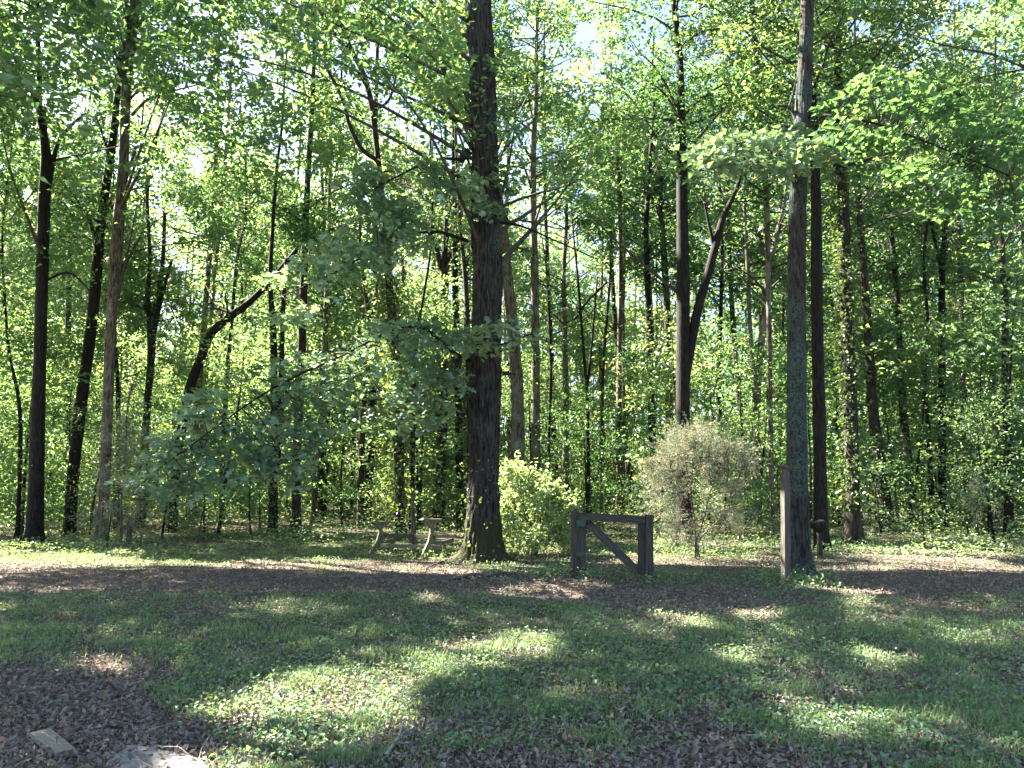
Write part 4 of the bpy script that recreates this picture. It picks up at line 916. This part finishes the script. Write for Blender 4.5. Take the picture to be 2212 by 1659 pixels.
board('stile', gp(1258.5, 1233), gp(1258.5, 1109), 15 * pm, 0.045, M_WOOD, gate, go, jitter=0.02, seed=3)
board('stile', gp(1385.5, 1241), gp(1385.5, 1117), 14.5 * pm, 0.045, M_WOOD, gate, go, jitter=0.02, seed=4)
board('rail', gp(1251, 1115, -0.05), gp(1394, 1123, -0.05), 15 * pm, 0.045, M_WOOD, gate, go, jitter=0.02, seed=5)
board('brace', gp(1270, 1130, 0.002), gp(1378, 1235, 0.002), 17 * pm, 0.04, M_WOOD, gate, go, jitter=0.02, seed=6)
for y in (1130, 1197):
    h = board('hinge', gp(1245, y, -0.085), gp(1266, y, -0.085), 14 * pm if y < 1150 else 9 * pm, 0.008, M_HINGE, gate, go, bevel=0.002)
    T = Tubes(); p = gp(1250.5, y, -0.095)
    T.add([[p[0], p[1], p[2] - 0.05, .011], [p[0], p[1], p[2] + .05, .011]], 10); T.build('hinge_pin', M_HINGE, h, origin=None)
    k = h.children[0]; k.matrix_parent_inverse = (Matrix.Translation(Vector([float(q) for q in go])) @ h.matrix_local).inverted()

# lone post with an old iron handle on top
PY = 11.75
pa = pix(1696, 1258, PY); g = float(gz(pa[0], pa[1])); po = (pa[0], pa[1], g)
proot = tag(empty('wooden_post', po), 'lone upright wooden post standing before the lichen-covered tree', 'post')
pb = pix(1696, 1018, PY); roll = (-0.32, 1, 0)
board('post', (pa[0], pa[1], g - 0.2), pb, 14.5 * pxm(PY), 0.10, M_POST, proot, po, roll=roll, jitter=0.02, seed=8)
T = Tubes(); q = lambda x, y, w, Y=PY: [*pix(x, y, Y), w * pxm(Y) / 2]
hroot = tag(empty('iron_pump_handle', tuple(pix(1696, 1012, PY))), 'rusty iron bar with a knobbed end lying across the post top', 'iron bar')
ho = tuple(pix(1696, 1012, PY))
T.add([q(1668, 1006, 3), q(1674, 1005, 5), q(1690, 1008, 5), q(1712, 1011, 4), q(1728, 1012, 5)], 8, 0.02); T.build('bar', M_IRON, hroot, origin=ho)
T = Tubes(); T.add([q(1664, 1009, 3), q(1665.5, 1005.5, 7), q(1668, 1005, 8), q(1671, 1005.5, 5)], 10, 0.006); T.build('knob', M_IRON, hroot, origin=ho)
T = Tubes(); T.add([q(1686, 1007, 7), q(1694, 1008, 9), q(1703, 1010, 7)], 10, 0.02); T.build('collar', M_IRON, hroot, origin=ho)
T = Tubes(); T.add([q(1703, 1013, 3), q(1715, 1016, 3), q(1727, 1017.5, 4), q(1729, 1021, 3)], 8, 0.02); T.build('hook', M_IRON, hroot, origin=ho)
T = Tubes(); T.add([q(1696, 1018.5, 9), q(1696, 1010, 7)], 8); T.build('socket', M_IRON, hroot, origin=ho)

# steel fence stakes at the wood's edge
stakes = [(45, 1178, 51, 1098, 'leftmost steel fence stake, beside the far left trunk'), (230, 1182, 241, 1108, 'leaning steel stake in front of the brown cedar'),
          (425, 1176, 438, 1106, 'steel stake leaning right below the low oak branch'), (645, 1172, 648, 1098, 'upright steel stake in front of the trunk lit down its left edge'),
          (1997, 1182, 1992, 1098, 'steel stake standing in the weeds on the right')]
for x0, y0, x1, y1, lab in stakes:
    Yk = gdist(y0); a = pix(x0, y0, Yk); g = float(gz(a[0], a[1])); b = pix(x1, y1, Yk); o3 = (a[0], a[1], g)
    r = tag(empty('fence_stake', o3), lab, 'fence stake', 'steel fence stakes')
    board('flange', (a[0], a[1], g - 0.1), b, 0.034, 0.006, M_TPOST, r, o3, bevel=0.001)
    board('web', (a[0], a[1] - .017, g - 0.1), (b[0], b[1] - .017, b[2]), 0.006, 0.028, M_TPOST, r, o3, bevel=0.001)
    for t in np.linspace(0.25, 0.95, 7):
        p = np.array([a[0], a[1] - .034, g]) * (1 - t) + np.array([b[0], b[1] - .034, b[2]]) * t
        board('stud', p, p + np.array([0, 0, 0.012]), 0.012, 0.008, M_TPOST, r, o3, bevel=0.001)

# old bench: two carved ends and the rails between, seat slats gone
BO = pix(900, 1185, 16.3); bg = float(gz(BO[0], BO[1])); bo = (BO[0], BO[1], bg)
bench = tag(empty('broken_bench', bo), 'old weathered garden bench without seat slats, left of the great oak', 'bench')
def prism(name, prof, thick, mat, parent, M4, bevel=0.006):
    bm = bmesh.new(); vf = [bm.verts.new((x, -thick / 2, z)) for x, z in prof]; vb = [bm.verts.new((x, thick / 2, z)) for x, z in prof]
    bm.faces.new(vf); bm.faces.new(vb[::-1]); n = len(prof)
    for i in range(n): bm.faces.new((vf[i], vb[i], vb[(i + 1) % n], vf[(i + 1) % n]))
    bmesh.ops.recalc_face_normals(bm, faces=bm.faces)
    o = bm_obj(name, bm, mat, parent, bevel); o.matrix_local = M4; return o
ARM = [(-0.20, 0.83), (-0.15, 0.87), (0.0, 0.85), (0.12, 0.845), (0.30, 0.84), (0.31, 0.80), (0.20, 0.775), (0.13, 0.72), (0.10, 0.66), (0.02, 0.66), (-0.03, 0.73), (-0.09, 0.79)]
LEG = [(0.02, 0.70), (0.10, 0.70), (0.115, 0.55), (0.09, 0.40), (0.02, 0.25), (-0.06, 0.12), (-0.12, -0.03), (-0.25, -0.03), (-0.17, 0.10), (-0.09, 0.24), (-0.02, 0.38), (0.02, 0.55)]
SEAT = [(0.06, 0.44), (0.18, 0.38), (0.34, 0.37), (0.62, 0.40), (0.62, 0.33), (0.40, 0.28), (0.20, 0.28), (0.04, 0.30)]
LEG2 = [(0.34, 0.33), (0.42, 0.33), (0.43, 0.15), (0.45, -0.03), (0.33, -0.03), (0.35, 0.15)]
def end(px, Yd, mat, mir=False):
    p = pix(px, 1190, Yd); off = Vector((p[0] - bo[0], Yd - bo[1], 0.0))
    M4 = Matrix.Translation(off) @ Matrix.Rotation(R(38), 4, 'Z')
    M4 = M4 @ Matrix.Diagonal((1, 1, 0.84 if mir else 0.97, 1))
    e = prism('bench_end', LEG, 0.06, mat, bench, M4)
    prism('armrest', ARM, 0.10, mat, bench, M4 @ Matrix.Translation((0, 0, 0.0)))
    prism('seat_bracket', SEAT, 0.045, mat, bench, M4 @ Matrix.Translation((0, 0.002, 0)))
    prism('leg', LEG2, 0.05, mat, bench, M4 @ Matrix.Translation((0, 0.004, 0)))
end(926, 15.9, M_WOODP); end(815, 16.8, M_WOODP, True)
def bl(x, y, Y): return pix(x, y, Y)
board('rail', bl(828, 1156, 16.85), bl(940, 1160, 15.95), 0.075, 0.035, M_WOOD, bench, bo, jitter=.03, seed=11)
board('rail', bl(850, 1160, 17.1), bl(985, 1158, 16.1), 0.07, 0.03, M_WOOD, bench, bo, jitter=.03, seed=12)
board('lower_rail', bl(822, 1178, 16.7), bl(955, 1182, 15.8), 0.07, 0.03, M_WOODP, bench, bo, jitter=.03, seed=13)
board('support', bl(889, 1152, 16.3), bl(889, 1172, 16.3), 0.10, 0.03, M_WOOD, bench, bo, seed=14)

# small pale pole behind the bench, two stumps
def stump(name, label, cat, pts, Y, mat, segs=12, burl=None):
    P4 = world_path(pts, Y); g = float(gz(P4[0, 0], Y)); P4[0, 2] = g - 0.08; base = (P4[0, 0], P4[0, 1], g)
    r = tag(empty(name, base), label, cat); T = Tubes(); T.add(P4, segs, 0.05, bark_disp(0.08, 4, 4, seed=17)); T.build('trunk', mat, r, origin=base)
    if burl:
        T = Tubes(); T.add(world_path(burl, Y - 0.06), 14, 0.03, bark_disp(0.22, 9, 3, seed=19)); T.build('burl', B_DARK, r, origin=base)
stump('dead_pole', 'thin pale dead pole standing behind the bench', 'dead pole', [(895, 1168, 12), (893, 1130, 11), (891, 1090, 9), (892, 1062, 8)], 17.4, B_GREY)
stump('tree_stump', 'small pale cut stump below the brown cedar on the left', 'stump', [(280, 1155, 14), (280, 1140, 13), (280, 1118, 14)], 19.0, B_GREY)
stump('tree_stump', 'short stump with a black burl right behind the lichen-covered tree', 'stump', [(1770, 1182, 11), (1770, 1160, 11), (1769, 1125, 12)], 15.6, B_MID, burl=[(1752, 1134, 10), (1764, 1136, 26), (1774, 1137, 32), (1783, 1140, 20), (1787, 1144, 6)])

# sticks on the ground
def stick(label, pts, mat, name='fallen_branch', sub=()):
    P = []
    for x, y, w in pts:
        Yd = gdist(y); p = pix(x, y, Yd); r = w * pxm(Yd) / 2; P.append([p[0], p[1], float(gz(p[0], p[1])) + r + 0.012, r])
    o3 = tuple(P[0][:3]); r = tag(empty(name, o3), label, 'branch'); T = Tubes(); T.add(P, 9, 0.03, bark_disp(0.12, 10, 3, seed=len(pts))); T.build('stem', mat, r, origin=o3)
    for s in sub:
        T = Tubes(); Q = []
        for x, y, w, h in s:
            Yd = gdist(y); p = pix(x, y, Yd); Q.append([p[0], p[1], float(gz(p[0], p[1])) + h, w * pxm(Yd) / 2])
        T.add(Q, 6, 0.03); T.build('twig', mat, r, origin=o3)
stick('grey fallen branch lying at the foot of the great oak', [(990, 1256, 5), (1012, 1248, 8), (1035, 1247, 7), (1056, 1250, 7), (1080, 1242, 6), (1110, 1241, 4), (1132, 1238, 4)], B_GREY, sub=[[(1010, 1250, 4, .03), (1022, 1258, 3, .03), (1030, 1264, 2, .02)]])
stick('thin branch lying in front of the old bench', [(925, 1226, 3), (950, 1215, 4), (975, 1208, 5), (1000, 1208, 4)], B_GREY, sub=[[(960, 1213, 3, .02), (985, 1217, 2, .02)]])
stick('long pale stick lying in the sunny grass near the bottom', [(832, 1642, 11), (845, 1622, 9), (862, 1600, 9), (884, 1582, 7), (900, 1566, 6), (914, 1553, 4)], M_STICK, sub=[[(862, 1600, 4, .03), (866, 1590, 3, .06), (873, 1578, 2, .08)]])
stick('short pale stick in the weeds, bottom right', [(1610, 1605, 5), (1640, 1607, 6), (1670, 1610, 4)], M_STICK)
stick('short broken pale stick in the leaves left of the long stick', [(735, 1630, 4), (748, 1620, 5), (760, 1612, 4)], M_STICK)
stick('forked dry twig in the middle of the right lawn', [(1590, 1412, 3), (1612, 1408, 3), (1634, 1416, 2)], M_STICK, sub=[[(1612, 1408, 2, .02), (1625, 1400, 2, .05)]])

# wooden block with a nail
c4 = [(65, 1582), (109, 1572), (164, 1616), (121, 1626)]
top = [gpt(x, y + 4) for x, y in c4]; zt = 0.06
P = []
for x, y in c4:                    # where the view ray meets the block's top
    u = pix(x, y, 1.0) - np.array([0, 0, CAM_H]); s = (zt - CAM_H) / u[2]; P.append(np.array([u[0] * s, u[1] * s, zt]))
cen = sum(P) / 4; g = float(gz(cen[0], cen[1])); o3 = (cen[0], cen[1], g)
blk = tag(empty('wood_block', o3), 'short cut plank with a bent nail, lying in dead leaves bottom left', 'wood block')
bm = bmesh.new(); tv = [bm.verts.new(tuple(p - np.array(o3))) for p in P]; bv = [bm.verts.new((p[0] - o3[0], p[1] - o3[1], 0.012 - 0.0)) for p in P]
bm.faces.new(tv); bm.faces.new(bv[::-1])
for i in range(4): bm.faces.new((tv[i], bv[i], bv[(i + 1) % 4], tv[(i + 1) % 4]))
bmesh.ops.recalc_face_normals(bm, faces=bm.faces); bm_obj('plank', bm, M_BLOCK, blk, 0.004)
T = Tubes(); n0 = P[0] * .2 + P[1] * .15 + P[2] * .35 + P[3] * .3
T.add([[*(n0 - [0, 0, .01]), .0028], [*(n0 + [0, 0, .022]), .0026], [*(n0 + [0.002, 0, .034]), .0026]], 8); T.add([[*(n0 + [0.002, 0, .034]), .0055], [*(n0 + [0.002, 0, .037]), .005]], 8)
T.build('nail', M_IRON, blk, origin=o3)
T = Tubes(); A0 = P[0] * .5 + P[1] * .5; A1 = P[2] * .62 + P[3] * .38
T.add([[*(A0 * .9 + A1 * .1 + [0, 0, -.003]), .007], [*(A0 * .2 + A1 * .8 + [0, 0, -.003]), .005]], 6); T.build('batten', M_STICK, blk, origin=o3)

# stepping slab
c4 = [(285, 1620), (360, 1634), (432, 1650), (470, 1700), (300, 1760), (200, 1720), (235, 1650)]
P = [gpt(x, y) for x, y in c4]; cen = sum(P) / len(P); g = float(gz(cen[0], cen[1])); o3 = (cen[0], cen[1], g)
bm = bmesh.new(); tv = [bm.verts.new((p[0] - o3[0], p[1] - o3[1], 0.016)) for p in P]; bv = [bm.verts.new((p[0] - o3[0], p[1] - o3[1], -0.05)) for p in P]
bm.faces.new(tv); bm.faces.new(bv[::-1]); n = len(P)
for i in range(n): bm.faces.new((tv[i], bv[i], bv[(i + 1) % n], tv[(i + 1) % n]))
bmesh.ops.recalc_face_normals(bm, faces=bm.faces)
tag(bm_obj('stepping_slab', bm, M_SLAB, None, 0.006, loc=o3), 'pale concrete slab half covered by dirt at the bottom left edge', 'slab')
